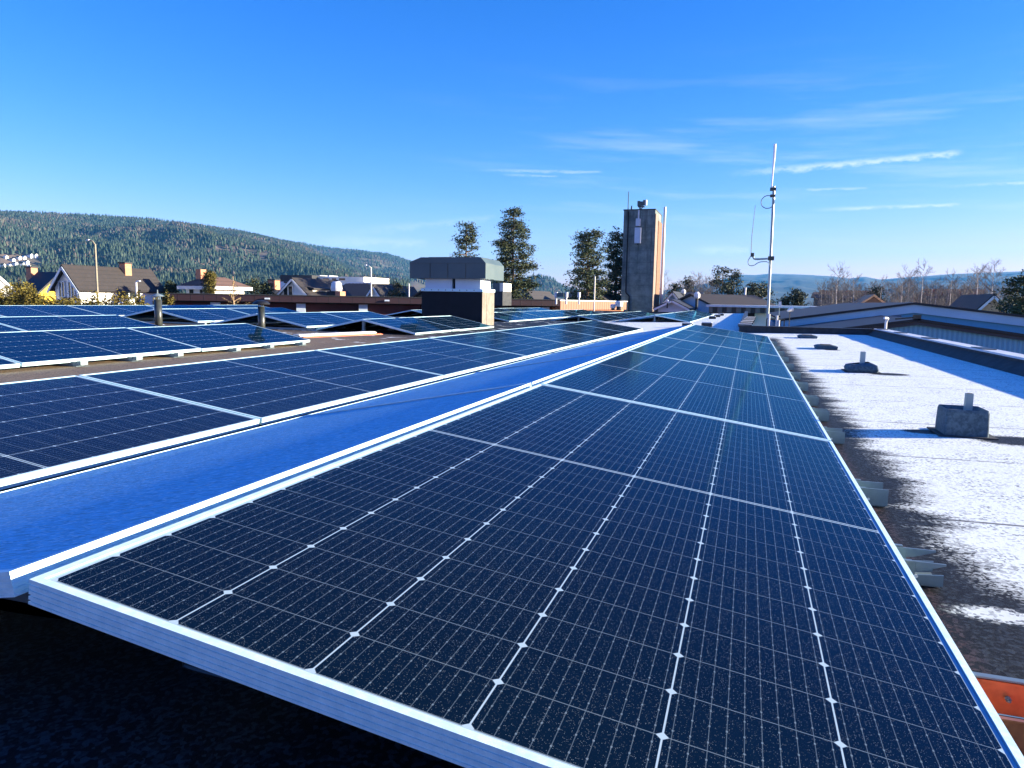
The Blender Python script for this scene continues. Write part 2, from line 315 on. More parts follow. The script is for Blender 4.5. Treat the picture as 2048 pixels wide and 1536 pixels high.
# ------------------------------------------------------------------ mesh helpers
class MB:
    def __init__(s): s.v = []; s.f = []; s.mi = []; s.uv = None; s.sm = False
    def quad(s, a, b_, c, d, mi=0):
        n = len(s.v); s.v += [tuple(a), tuple(b_), tuple(c), tuple(d)]; s.f.append((n, n+1, n+2, n+3)); s.mi.append(mi)
    def poly(s, pts, mi=0):
        n = len(s.v); s.v += [tuple(p) for p in pts]; s.f.append(tuple(range(n, n+len(pts)))); s.mi.append(mi)
    def box(s, x0, x1, y0, y1, z0, z1, mi=0):
        n = len(s.v); s.v += [(x, y, z) for z in (z0, z1) for y in (y0, y1) for x in (x0, x1)]
        for f in ((0,2,3,1), (4,5,7,6), (0,1,5,4), (2,6,7,3), (0,4,6,2), (1,3,7,5)): s.f.append(tuple(n+i for i in f)); s.mi.append(mi)
    def bar(s, p, q, w, h, mi=0, up=(0,0,1)):
        p, q = Vector(p), Vector(q); d = (q-p).normalized(); u = Vector(up)
        if abs(d.dot(u)) > .98: u = Vector((0,1,0))
        r = d.cross(u).normalized(); u = r.cross(d)
        n = len(s.v)
        for P_ in (p, q):
            for a, c in ((-1,-1), (1,-1), (1,1), (-1,1)): s.v.append(tuple(P_+r*a*w/2+u*c*h/2))
        for f in ((0,1,2,3), (7,6,5,4), (0,4,5,1), (1,5,6,2), (2,6,7,3), (3,7,4,0)): s.f.append(tuple(n+i for i in f)); s.mi.append(mi)
    def tube(s, pts, rad, k=8, mi=0, cap=True):
        pts = [Vector(p) for p in pts]; rad = rad if hasattr(rad, '__len__') else [rad]*len(pts)
        n = len(s.v); u = None
        for i, p in enumerate(pts):
            d = (pts[min(i+1, len(pts)-1)]-pts[max(i-1, 0)])
            d = d.normalized() if d.length > 1e-9 else Vector((0,0,1))
            if u is None:
                a = Vector((0,0,1)) if abs(d.z) < .9 else Vector((1,0,0)); u = d.cross(a).normalized()
            u = (u-d*u.dot(d)).normalized(); w = d.cross(u)
            for j in range(k): t = 2*pi*j/k; s.v.append(tuple(p+(u*cos(t)+w*sin(t))*rad[i]))
        for i in range(len(pts)-1):
            for j in range(k):
                a = n+i*k+j; c = n+i*k+(j+1) % k; s.f.append((a, c, c+k, a+k)); s.mi.append(mi)
        if cap:
            s.f.append(tuple(n+j for j in range(k))[::-1]); s.mi.append(mi)
            s.f.append(tuple(n+(len(pts)-1)*k+j for j in range(k))); s.mi.append(mi)
    def prism(s, pts, off, mi=0):
        """closed outline extruded by the vector off"""
        n = len(s.v); k = len(pts); off = Vector(off)
        s.v += [tuple(p) for p in pts]+[tuple(Vector(p)+off) for p in pts]
        s.f.append(tuple(range(n, n+k))[::-1]); s.f.append(tuple(range(n+k, n+2*k))); s.mi += [mi, mi]
        for j in range(k): a, c = n+j, n+(j+1) % k; s.f.append((a, c, c+k, a+k)); s.mi.append(mi)
    def mesh(s, name, mats):
        me = bpy.data.meshes.new(name); me.from_pydata(s.v, [], s.f)
        for m_ in (mats if isinstance(mats, (list, tuple)) else [mats]): me.materials.append(m_)
        if max(s.mi, default=0): me.polygons.foreach_set('material_index', s.mi)
        if s.sm: me.polygons.foreach_set('use_smooth', [True]*len(s.f))
        me.update(); return me
    def build(s, name, mats, parent=None, fix=True):
        me = s.mesh(name, mats)
        if fix and len(s.f) < 4000:
            import bmesh
            bm = bmesh.new(); bm.from_mesh(me); bmesh.ops.recalc_face_normals(bm, faces=bm.faces); bm.to_mesh(me); bm.free()
        return put(name, me, parent)
def put(name, me, parent=None):
    o = bpy.data.objects.new(name, me); COL.objects.link(o)
    if parent:
        o.parent = parent; o.matrix_parent_inverse = Matrix.Translation(-parent.location) if parent.rotation_euler.z == 0 and parent.get('w') else Matrix()
    return o
def tag(o, label=None, cat=None, group=None, kind=None):
    if label: o['label'] = label
    if cat: o['category'] = cat
    if group: o['group'] = group
    if kind: o['kind'] = kind
    return o
def thing(name, label, cat, loc=(0,0,0), group=None, world=True):
    """Empty at the base; with world=True its parts are given in world coordinates"""
    o = bpy.data.objects.new(name, None); COL.objects.link(o); o.location = loc; o.empty_display_size = .1
    if world: o['w'] = 1
    return tag(o, label, cat, group)
def copy_tree(o, parent=None):
    c = o.copy(); COL.objects.link(c)
    if parent: c.parent = parent
    for ch in o.children: copy_tree(ch, c)
    return c
def bez(pts, n=10):
    o = []; P_ = [Vector(p) for p in pts]; P_ = [P_[0]]+P_+[P_[-1]]
    for i in range(1, len(P_)-2):
        a, b_, c, d = P_[i-1:i+3]
        for k in range(n):
            t = k/n; o.append(.5*((2*b_)+(c-a)*t+(2*a-5*b_+4*c-d)*t*t+(3*b_-a-3*c+d)*t**3))
    return o+[P_[-2]]

# ------------------------------------------------------------------ the roof we stand on
RX = [(-19.5,.12),(-12.1,.0),(-9.6,-.04),(-6.0,-.10),(-4.2,-.075),(-2.1,-.035),(.33,.030),(1.3,.042),(2.30,.048)]
def zr(x):
    for (a, za), (c, zc) in zip(RX, RX[1:]):
        if x <= c: return za+(zc-za)*(x-a)/(c-a)
    return RX[-1][1]
bld = thing('flat_roof_building', 'flat roofed building whose frosted bitumen roof carries the rows of solar panels', 'building', (0,20,-5.6))
mb = MB()
for (a, za), (c, zc) in zip(RX, RX[1:]):
    y1 = 46 if c <= .34 else 15.0
    if c > -4.3 and c <= .34: pass
    if c <= -.01 or a < -2: 
        if c > .3:
            xm = -.12; zm = zr(xm)
            mb.quad((a,-4,za), (xm,-4,zm), (xm,46,zm), (a,46,za)); mb.quad((xm,-4,zm), (c,-4,zc), (c,15,zc), (xm,15,zm))
        else: yb = 20. if c < -12 else 46.; mb.quad((a,-4,za), (c,-4,zc), (c,yb,zc), (a,yb,za))
    else: mb.quad((a,-4,za), (c,-4,zc), (c,15,zc), (a,15,za))
roof = mb.build('roof_deck', M_roof, bld); 
mb = MB()                                      # right parapet: upstand + coping
mb.box(2.295,2.45,-4,15.0,.0,.155)
mb.prism([(2.292,-4,.045),(2.16,-4,.045),(2.292,-4,.13)], (0,19,0)); mb.build('parapet', M_slab, bld)
mb = MB(); mb.box(-.15,2.52,15.0,15.16,.0,.148); mb.build('parapet', M_slab, bld); mb = MB(); mb.box(-.15,-.02,15.16,46,.0,.12); mb.build('parapet', M_slab, bld)
mb = MB(); mb.box(-12.1,-.15,45.8,46,-.2,.0); mb.build('parapet', M_slab, bld); mb = MB(); mb.box(-19.6,-19.4,-4,20,-.1,.18)
mb.build('parapet', M_slab, bld)
mb = MB(); 
for i in range(10): mb.box(2.285,2.46,-4+i*1.9,-4+i*1.9+1.894,.157,.176)
mb.build('coping', M_copingw, bld)
mb = MB(); mb.box(-.17,2.262,14.98,15.2,.150,.165); mb.box(-.17,0.0,15.3,46,.123,.138)
mb.build('coping', mat('dark_coping', (.012,.014,.02), .5), bld)
for yy in (8.4,10.75,12.7,14.35):
    mb = MB(); mb.box(2.30,2.42,yy,yy+.42,.1765,.184); tag(mb.build('roofing_offcut', M_black), 'dark strip lying on the right parapet coping, %s from the camera' % {8.4:'nearest',10.75:'second',12.7:'third',14.35:'farthest'}[yy], 'roof strip', 'dark strips on the right parapet')
mb = MB(); mb.box(-12.1,-.12,45.8,45.95,-5.6,-.21); mb.box(-19.5,-19.4,-4,20,-5.6,-.11); mb.box(-19.4,-12.1,19.9,20.,-5.6,-.02); mb.box(-12.2,-12.1,20.01,45.8,-5.6,-.02); mb.box(2.36,2.44,-4,15.0,-5.6,-.01); mb.box(-.2,-.05,15.2,46,-5.6,-.06); mb.box(-.05,2.45,14.9,15.05,-5.6,-.05)
mb.build('outer_wall', M_slab, bld)

# ------------------------------------------------------------------ solar panels
PW, PL, TH = 1.165, 2.278, .033
def frame_mesh(detail):
    prof = [(0,TH),(.0115,TH),(.0115,TH-.0022),(.0018,TH-.0022),(.0018,.002),(.028,.002),(.028,0)]
    if detail: side = [(0,0)]+[q for z_ in (.0035,.0108,.0181,.0254) for q in ((0,z_),(.007,z_+.0002),(.007,z_+.0026),(0,z_+.0028))]
    else: side = [(0,0)]
    loop = prof+side; k = len(loop); mb = MB()
    for (cx, cy, sx, sy) in ((0,0,1,1), (PW,0,-1,1), (PW,PL,-1,-1), (0,PL,1,-1)):
        for (i, z) in loop: mb.v.append((cx+sx*i, cy+sy*i, z))
    for c in range(4):
        d = (c+1) % 4
        for j in range(k): e = (j+1) % k; mb.f.append((c*k+j, c*k+e, d*k+e, d*k+j)); mb.mi.append(0)
    import bmesh
    me = mb.mesh('frame', M_alu); bm = bmesh.new(); bm.from_mesh(me); bmesh.ops.recalc_face_normals(bm, faces=bm.faces); bm.to_mesh(me); bm.free()
    return me
def lam_mesh(mt, sag=0.):
    i = .012; nx = 12 if sag else 1; me = bpy.data.meshes.new('glass_laminate'); v = []; f = []
    ww, ll = PW-2*i, PL-2*i
    for j in range(nx+1): 
        for k in range(2): t = j/nx; v.append((i+ww*t, i+ll*k, TH-.0024-sag*4*t*(1-t)))
    for j in range(nx): f.append((2*j, 2*j+2, 2*j+3, 2*j+1))
    n = len(v); v += [(i, i, .028), (i+ww, i, .028), (i+ww, i+ll, .028), (i, i+ll, .028)]; f.append((n+3, n+2, n+1, n))
    me.from_pydata(v, [], f); me.materials.append(mt)
    if sag: me.polygons.foreach_set('use_smooth', [True]*nx+[False])
    uv = me.uv_layers.new(name='UVMap')
    for l in me.loops: c = v[l.vertex_index]; uv.data[l.index].uv = (c[0]-i, c[1]-i)
    return me
FR_HI, FR_LO = frame_mesh(True), frame_mesh(False)
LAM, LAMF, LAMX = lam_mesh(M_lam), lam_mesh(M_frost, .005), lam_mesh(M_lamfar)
ORD = ['nearest','second','third','fourth','fifth','sixth','seventh','eighth']
def panel(ridge, z, low, zl, y, pitch, lam, fr, label, group):
    """top surface from the ridge edge (x=ridge, z) to the low edge (x=low, zl); y is the near end"""
    o = bpy.data.objects.new('solar_panel', None); COL.objects.link(o); o.empty_display_size = .1
    tag(o, label, 'solar panel', group)
    w = sqrt((low-ridge)**2+(z-zl)**2); a = Vector((low-ridge, 0, zl-z)).normalized(); 
    right = low > ridge
    ax = a if right else -a                                   # local x always points to +X
    n = Vector((-ax.z, 0, ax.x)); org = Vector((ridge, y, z)) if right else Vector((low, y, zl))
    sx = w/PW; sy = (pitch-.02)/PL
    M_ = Matrix(((ax.x*sx, 0, n.x, 0), (0, sy, 0, 0), (ax.z*sx, 0, n.z, 0), (0, 0, 0, 1)))
    M_.translation = org - n*TH; o.matrix_world = M_
    for nm, me in (('frame', fr), ('glass_laminate', lam)):
        c = bpy.data.objects.new(nm, me); COL.objects.link(c); c.parent = o
    return o
def row(ridge, z, low, zl, y0, n, pitch, lam, fr, desc, group):
    for i in range(n):
        pos = ORD[i]+' panel' if n > 1 else 'panel'
        if i == n-1 and n > 1: pos = 'farthest panel'
        jit = .0 if fr is FR_HI else random.uniform(-.004, .004)
        panel(ridge, z+jit, low, zl+jit, y0+pitch*i, pitch, lam, fr, '%s %s' % (pos, desc), group)
thA = radians(7.83); thL = radians(10.95)
row(-.826, .247, -.826+1.165*cos(thA), .247-1.165*sin(thA), .617, 5, 2.298, LAM, FR_HI, 'in the large dark row sloping right in the foreground', 'foreground row sloping right')
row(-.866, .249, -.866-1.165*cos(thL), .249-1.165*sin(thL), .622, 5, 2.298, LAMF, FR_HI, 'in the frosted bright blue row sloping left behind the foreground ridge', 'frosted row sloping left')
row(-3.37, .163, -2.21, .008, .66, 7, 2.2, LAM, FR_HI, 'in the dark row along the left of the frosted blue row', 'second row from the camera')
row(-7.20, .184, -6.07, -.03, .2, 4, 2.2, LAMX, FR_LO, 'in the short blue row beyond the bare walkway at the left', 'third row, near block')
row(-9.70, .250, -8.56, .04, .2, 4, 2.2, LAMX, FR_LO, 'in the fourth row at the far left, ending at the first vent pipe', 'fourth row, near block')
row(-14.5, .310, -13.35, .11, 7.7, 5, 2.2, LAMX, FR_LO, 'in the outermost row beside the hedge at the left', 'outermost left row')
def tent(x, z, dz, y0, n, desc, lamr=LAMX, sides='RL', pitch=2.2):
    if 'R' in sides: row(x+.015, z, x+1.15, z-dz, y0, n, pitch, lamr, FR_LO, 'on the right slope of '+desc, desc+', right slope')
    if 'L' in sides: row(x-.015, z, x-1.15, z-dz, y0, n, pitch, lamr, FR_LO, 'on the left slope of '+desc, desc+', left slope')
tent(-7.08, .178, .235, 12.2, 2, 'the low tent before the big vent housing')
tent(-9.26, .245, .225, 11.9, 2, 'the low tent behind the mushroom capped pipe')
tent(-11.9, .283, .225, 11.95, 2, 'the low tent behind the left vent pipe')
tent(-8.15, .17, .22, 21.0, 7, 'the long tent starting right of the vent housing')
tent(-10.6, .21, .22, 21.5, 7, 'the farthest long tent behind the vent housing')
tent(-5.575, .10, .22, 24.2, 7, 'the long tent before the brown corrugated wall')
tent(-2.889, .19, .20, 23.6, 8, 'the long tent below the tower')

# ------------------------------------------------------------------ mounting rails
def channel(mb, x0, x1, y, zb, h=.05, w=.085, notch=True, t=.004):
    for s_, hh in ((-1, h), (1, h)):
        yy = y+s_*w/2
        if notch:
            mb.prism([(x1-.052,yy,zb),(x1,yy,zb),(x1,yy,zb+hh*.50),(x1-.052,yy,zb+hh*.40)], (0, t, 0)); mb.prism([(x1-.052,yy,zb+hh*.58),(x1-.04,yy,zb+hh*.60),(x1+.003,yy,zb+hh*.93),(x1+.003,yy,zb+hh),(x1-.052,yy,zb+hh)], (0, t, 0))
            pts = [(x0,yy,zb),(x1-.0525,yy,zb),(x1-.0525,yy,zb+hh),(x0,yy,zb+hh)]
        else: pts = [(x0,yy,zb),(x1,yy,zb),(x1,yy,zb+hh),(x0,yy,zb+hh)]
        mb.prism(pts, (0, t, 0))
    mb.box(x0, x1-.004, y-w/2+t, y+w/2, zb-.004, zb-.0005)
    for s_ in (-1, 1): mb.box(x0, x1-.06, y+s_*w/2+t*(1 if s_ > 0 else 0)-.001-(.008 if s_ < 0 else 0), y+s_*w/2+(.012 if s_ > 0 else .0), zb+h+.0006, zb+h+.003)
Gr = 'mounting rails of the foreground row'
RAILS = [(1.635,'second'),(2.245,'third'),(3.205,'fourth'),(3.80,'fifth'),(4.36,'sixth'),(5.09,'seventh'),(5.83,'eighth'),(6.65,'ninth'),(7.51,'tenth'),(8.4,'eleventh'),(9.4,'twelfth'),(10.5,'thirteenth')]
for i, (yy, od) in enumerate(RAILS):
    t_ = thing('mounting_rail', 'galvanised rail end protruding under the right edge of the foreground row, %s from camera' % od, 'mounting rail', (-.8, yy, -.01), Gr)
    mb = MB(); channel(mb, -.70, .405, yy, .036, .047, .085, i < 1); mb.build('channel', M_galv, t_)
    mb = MB(); mb.tube([(.355,yy-.0433,.052),(.355,yy-.0418,.052)], .004, 10); mb.build('bolt', M_white, t_)
t_ = thing('mounting_rail', 'wide orange tinted mounting plate at the bottom right corner beside the foreground panel', 'mounting rail', (.4, 1.0, .0), Gr)
mb = MB(); channel(mb, -.3, .62, 1.06, .034, .046, .10, False); mb.build('channel', M_warmsteel, t_)
mb = MB(); mb.box(-.3,.62,1.008,1.013,.0805,.083); mb.box(-.3,.62,1.106,1.117,.0835,.086); mb.build('flange', M_galv, t_)
mb = MB(); mb.tube([(.372,1.105,.060),(.372,1.101,.060)], .004, 8); mb.tube([(.372,1.102,.060),(.372,1.096,.060)], .002, 6); mb.build('screw', M_galv, t_)
for i, yy in enumerate((5.13,5.78,6.35,7.30,7.96,8.68)):
    t_ = thing('mounting_rail', 'grey rail end with a foot plate under the short blue row, %s from the left' % ORD[i].replace('nearest','first'), 'mounting rail', (-7, yy, -.1), 'mounting rails of the short blue row')
    mb = MB(); channel(mb, -8.3, -6.02, yy, -.095, .042, .085, False); mb.prism([(-6.02,yy-.04,-.09),(-5.965,yy-.04,-.085),(-5.965,yy-.04,-.045),(-6.02,yy-.04,-.048)], (0,.08,0)); mb.build('channel', M_galv, t_)
    mb = MB(); mb.box(-6.35,-5.95,yy-.07,yy+.07,-.104,-.0995); mb.build('foot_plate', M_galv, t_)
    mb = MB(); mb.box(-6.55,-6.3,yy-.12,yy-.06,-.10,-.08); mb.build('pad', M_tan, t_)
def crossrails(x, zlow, y0, n, desc, xe=1.27, ridge=.0, pitch=2.2):
    g = 'mounting rails under '+desc
    for i in range(n):
        yy = y0+i*1.1; t_ = thing('mounting_rail', '%s steel rail under %s' % (ORD[i], desc), 'mounting rail', (x, yy, zr(x)), g)
        mb = MB(); mb.box(x-xe, x+xe, yy-.03, yy+.03, zlow-.095, zlow-.04)
        for k in range(9): mb.box(x-xe+.2+k*.27, x-xe+.215+k*.27, yy-.033, yy-.0305, zlow-.075, zlow-.06)
        mb.build('channel', M_galv, t_)
        mb = MB(); mb.bar((x, yy, zlow-.04), (x, yy, ridge-.035), .05, .05); mb.bar((x-.11, yy-.02, zlow-.05), (x-.01, yy-.02, zlow+.03), .012, .012); mb.bar((x+.11, yy-.02, zlow-.05), (x+.01, yy-.02, zlow+.03), .012, .012)
        mb.build('ridge_post', M_galv, t_)
crossrails(-7.08, -.057, 12.28, 4, 'the low tent in front of the vent housing', ridge=.178)
crossrails(-9.26, .02, 11.98, 2, 'the low tent behind the mushroom capped pipe', ridge=.245)
crossrails(-11.9, .058, 12.03, 2, 'the low tent behind the left vent pipe', ridge=.283)
crossrails(-8.15, -.05, 21.1, 4, 'the long tent right of the vent housing', ridge=.17)
crossrails(-5.575, -.12, 24.3, 3, 'the long tent before the brown corrugated wall', ridge=.10)
crossrails(-2.889, -.01, 23.7, 4, 'the long tent below the tower', ridge=.19)
for i, (x_, y_) in enumerate(((-1.42,18.4),(-.98,18.9),(-1.30,28.9),(-1.28,33.),(-1.26,37.))):
    t_ = thing('ballast_block', 'dark ballast block with frosted top on the snowy roof strip, %s' % ['near left one','near right one','third from camera','fourth from camera','farthest'][i], 'ballast block', (x_, y_, zr(x_)), 'ballast blocks by the tower tent')
    mb = MB(); mb.box(x_-.13,x_+.13,y_-.1,y_+.1,zr(x_),zr(x_)+.10); mb.build('block', M_slab, t_); mb = MB(); mb.box(x_-.12,x_+.12,y_-.09,y_+.09,zr(x_)+.102,zr(x_)+.125); mb.build('frost_cap', M_white, t_)

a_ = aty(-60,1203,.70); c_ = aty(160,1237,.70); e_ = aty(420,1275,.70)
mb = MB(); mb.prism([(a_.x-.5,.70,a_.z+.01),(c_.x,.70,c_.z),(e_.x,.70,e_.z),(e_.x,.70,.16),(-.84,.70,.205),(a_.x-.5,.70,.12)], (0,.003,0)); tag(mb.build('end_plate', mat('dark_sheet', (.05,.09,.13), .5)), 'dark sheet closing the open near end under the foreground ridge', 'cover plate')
mb = MB(); q_ = aty(375,1325,.66); w_ = aty(460,1345,.66); mb.tube(bez([(q_.x,.66,q_.z+.012),(q_.x-.004,.66,q_.z),(q_.x+.01,.66,q_.z-.006),(w_.x+.05,.66,w_.z-.008)], 4), .0035, 6); mb.prism([(q_.x+.01,.665,q_.z-.004),(w_.x+.05,.665,w_.z-.006),(w_.x+.05,.665,w_.z+.02),(q_.x+.005,.665,q_.z+.014)], (0,.003,0)); tag(mb.build('cable_clip', mat('dark_clip', (.02,.025,.03), .3, .5)), 'small dark metal clip hanging below the near frame edge', 'clip')
# ------------------------------------------------------------------ things on the frosted roof
def post_block(x0, x1, y0, y1, h, label, post, taper=0., dish=False):
    z0 = zr(x0)+.002; t_ = thing('roof_block', label, 'roof block', ((x0+x1)/2, (y0+y1)/2, z0), 'felt covered blocks on the frosted roof')
    mb = MB(); cx, cy = (x0+x1)/2, (y0+y1)/2; hx, hy = (x1-x0)/2, (y1-y0)/2
    rings = [(1.0, 0), (1.0, .3), (.97, .9), (.93, 1.0)] if not dish else [(1.0, 0), (1.08, .35), (.98, .75), (.55, 1.0)]
    nseg = 6; ang = []
    for (sx, sy) in ((1,1), (-1,1), (-1,-1), (1,-1)): 
        for q in range(nseg):
            t = q/(nseg-1)*pi/2; r = .12
            bx, by = sx*(1-r), sy*(1-r)
            a0 = {(1,1):0,(-1,1):pi/2,(-1,-1):pi,(1,-1):1.5*pi}[(sx,sy)]
            ang.append((bx+r*cos(a0+t), by+r*sin(a0+t)))
    k = len(ang)
    for (s_, hh) in rings:
        for (ax, ay) in ang:
            wob = .012*sin(ax*5+hh*3)*hx*6 if dish else 0
            mb.v.append((cx+hx*s_*ax, cy+hy*s_*ay, z0+h*hh+wob*(hh > .5)))
    for r_ in range(len(rings)-1):
        for j in range(k): a, c = r_*k+j, r_*k+(j+1) % k; mb.f.append((a, c, c+k, a+k)); mb.mi.append(0)
    top = (len(rings)-1)*k; n = len(mb.v)
    for (ax, ay) in ang: mb.v.append((cx+hx*.80*ax, cy+hy*.80*ay, z0+h*(.86 if not dish else .8)))
    for j in range(k): a, c = top+j, top+(j+1) % k; mb.f.append((a, c, n+(j+1) % k, n+j)); mb.mi.append(0)
    mb.f.append(tuple(range(n, n+k))); mb.mi.append(0)
    mb.build('felt_cover', M_felt, t_)
    mb = MB(); 
    mb.prism([(x0-.025,y0-.02,z0-.001),(x1+.03,y0-.02,z0-.001),(x1+.03,y1+.03,z0-.001),(x0-.025,y1+.03,z0-.001)], (0,0,.006))
    mb.build('base_flange', M_slab, t_)
    if post:
        px_, w, hh = post
        mb = MB(); mb.box(px_-w/2, px_+w/2, cy-w/2, cy+w/2, z0+h*.6, z0+h+hh)
        mb.build('square_tube', M_mast, t_)
        mb = MB(); mb.box(px_-w/2+.003, px_+w/2-.003, cy-w/2+.003, cy+w/2-.003, z0+h+hh+.0005, z0+h+hh+.001); mb.build('tube_opening', M_dark, t_)
post_block(.848, 1.018, 3.52, 3.70, .118, 'tall square felt covered block with a grey tube, nearest on the frosted roof', (.952,.028,.065))
post_block(.835, 1.06, 6.60, 6.85, .075, 'sagging felt block with a grey tube, second on the frosted roof', (.955,.038,.095), dish=True)
def flat_block(x0, x1, y0, y1, h, label):
    z0 = zr(x0)+.002; t_ = thing('roof_block', label, 'roof block', ((x0+x1)/2, y0, z0), 'felt covered blocks on the frosted roof')
    mb = MB(); mb.prism([(x0,y0,z0),(x1,y0,z0),(x1+.01,y0,z0+h*.75),(x1-.05,y0,z0+h),(x0+.04,y0,z0+h),(x0-.01,y0,z0+h*.7)], (0,y1-y0,0)); mb.build('felt_cover', M_felt, t_)
    mb = MB(); mb.box(x0+.06,x1-.06,y0+.05,y1-.05,z0+h+.001,z0+h+.006); mb.build('lid', M_slab, t_)
flat_block(.86, 1.10, 9.85, 10.2, .05, 'low flat felt block without a tube, third on the frosted roof')
flat_block(.84, 1.12, 12.9, 13.3, .05, 'low flat felt block farthest back on the frosted roof, before the dark ledge')

# mast and thin posts behind the dark ledge
t_ = thing('antenna_mast', 'tall thin grey antenna mast with a white whip and side arm behind the dark ledge', 'antenna mast', (.405,16.,-.1))
mb = MB(); mb.tube([(.405,16,-.12),(.375,16,3.02)], .028, 10); mb.sm = False; mb.build('pole', M_mast, t_)
mb = MB(); mb.tube([(.33,15.97,2.96),(.335,15.97,3.3),(.345,15.97,3.62),(.345,15.97,3.86)], [.014,.016,.024,.027], 8); mb.build('whip_antenna', mat('white_fibreglass', (.85,.85,.85), .4), t_)
mb = MB(); mb.box(.30,.42,15.95,16.04,2.93,2.99); mb.box(.31,.41,15.95,16.04,2.80,2.85); mb.build('clamp', M_pipe, t_)
mb = MB(); c = Vector((.27,15.97,2.70)); mb.tube([c+Vector((.13*cos(a), 0, .13*sin(a))) for a in np.linspace(0, 2*pi, 25)], .010, 6); mb.build('cable_coil', mat('grey_cable', (.22,.30,.36), .5), t_)
mb = MB(); mb.tube(bez([(.40,15.95,1.545),(.12,15.95,1.53),(.05,15.95,1.56),(.035,15.95,1.66)], 5), .020, 7); mb.build('side_arm', M_mast, t_)
mb = MB(); mb.box(.34,.46,15.93,16.05,1.51,1.59); mb.box(-.01,.06,15.92,15.98,1.58,1.66); mb.build('clamp', M_pipe, t_)
mb = MB(); mb.tube([(.0,15.94,1.60),(-.005,15.94,2.0),(.03,15.94,2.63)], [.011,.009,.006], 6); mb.build('whip_antenna', M_mast, t_)
mb = MB(); mb.tube(bez([(0,15.93,1.60),(-.05,15.93,1.5),(-.03,15.93,1.41),(.06,15.93,1.40),(.18,15.93,1.47),(.34,15.93,1.47),(.39,15.93,1.38)], 5), .009, 5); mb.build('cable', mat('grey_cable_thin', (.25,.33,.38), .5), t_)
for i, (px_, top) in enumerate(((1536,628),(1552,631),(1556,640))): 
    q = aty(px_+1, 652, 15.6); q2 = aty(px_+1, top, 15.6); mb = MB(); mb.tube([(q.x,15.6,-.1),(q.x,15.6,q2.z)], .022, 8); tag(mb.build('roof_post', M_copingw), '%s white post standing behind the dark ledge by the antenna mast' % ('tallest','middle','shortest')[i], 'post', 'white posts by the antenna mast')
q = aty(1560, 630, 15.9)
t_ = thing('satellite_mount', 'thin pole carrying a white box above the dark ledge, right of the antenna mast', 'antenna', (.60,15.9,-.1))
a_ = aty(1558,629,15.9); c_ = aty(1560,606,15.9); mb = MB(); mb.tube([(a_.x,15.9,-.1),(a_.x,15.9,c_.z)], .008, 6); mb.build('pole', M_mast, t_)
mb = MB(); mb.box(c_.x-.025,c_.x+.028,15.87,15.93,c_.z-.09,c_.z+.03); mb.build('antenna_box', M_white, t_)
mb = MB(); mb.box(a_.x-.035,a_.x+.03,15.86,15.94,a_.z-.06,a_.z-.02); mb.build('clamp', M_pipe, t_)
t_ = thing('lamp_head', 'small round white lamp on a short stem above the dark ledge', 'lamp', (.8,15.9,-.1))
a_ = aty(1580,620,15.9); mb = MB(); mb.tube([(a_.x,15.9,-.1),(a_.x,15.9,a_.z-.05)], .010, 6); mb.build('stem', M_pipe, t_)
mb = MB(); mb.tube([(a_.x-.05,15.85,a_.z-.02),(a_.x+.01,15.9,a_.z+.01),(a_.x+.05,15.92,a_.z+.02)], [.02,.045,.05], 12); mb.build('head', M_white, t_)
# railing under them
t_ = thing('guard_rail', 'dark low guard rail behind the dark ledge between the white posts', 'railing', (.5,15.7,-.1))
mb = MB(); mb.bar((.38,15.7,.30),(.72,15.7,.29),.02,.03); mb.bar((.38,15.7,.12),(.38,15.7,.30),.02,.02); mb.bar((.72,15.7,.12),(.72,15.7,.29),.02,.02); mb.build('rail', M_pipe, t_)
t_ = thing('goose_neck_pipe', 'slim white goose neck pipe standing on the right parapet', 'pipe', (2.45,14.2,.17))
a_ = atx(1771,659,2.45); c_ = atx(1772,637,2.45); mb = MB(); mb.tube(bez([(2.45,a_.y,.17),(2.45,a_.y,c_.z-.06),(2.47,a_.y-.02,c_.z),(2.40,a_.y-.1,c_.z+.01)], 5), .022, 8); mb.build('pipe', M_white, t_)
# stacked slabs on the ledge
for i in range(6):
    x0 = -.16+.03*i; y0 = 15.3+i*1.5
    mb = MB(); mb.box(x0-.02,x0+.25,y0,y0+.5,.145+.004*i,.185+.004*i); o_ = mb.build('roof_slab', [M_slab, M_white]); mb2 = None
    for p_ in o_.data.polygons:
        if p_.normal.z > .9: p_.material_index = 1
    tag(o_, 'dark slab with frosted top on the ledge left of the mast, %s in line' % ORD[i], 'slab', 'slabs on the ledge by the mast')
# perforated trays and small debris
def tray(name, a, c, w, h, mt, label):
    mb = MB(); a, c = Vector(a), Vector(c); d = (c-a).normalized(); L = (c-a).length; n = int(L/.05); r = d.cross(Vector((0,0,1)))
    for i in range(n):
        p_ = a+d*(L*i/n); mb.bar(p_+r*w/2+Vector((0,0,h)), p_-r*w/2+Vector((0,0,h)), .03, .02)
    for s_ in (-1, 1): mb.bar(a+r*s_*w/2+Vector((0,0,h/2)), c+r*s_*w/2+Vector((0,0,h/2)), .02, h)
    return tag(mb.build(name, mt), label, 'cable tray')
tray('cable_tray', (-7.15,10.2,-.085), (-6.72,12.0,-.085), .14, .04, M_white, 'white slotted cable tray on the roof beyond the short blue row')
tray('cable_tray', (-7.02,10.15,-.10), (-6.58,12.0,-.10), .13, .02, M_orangep, 'orange slotted tray lying under the white one')

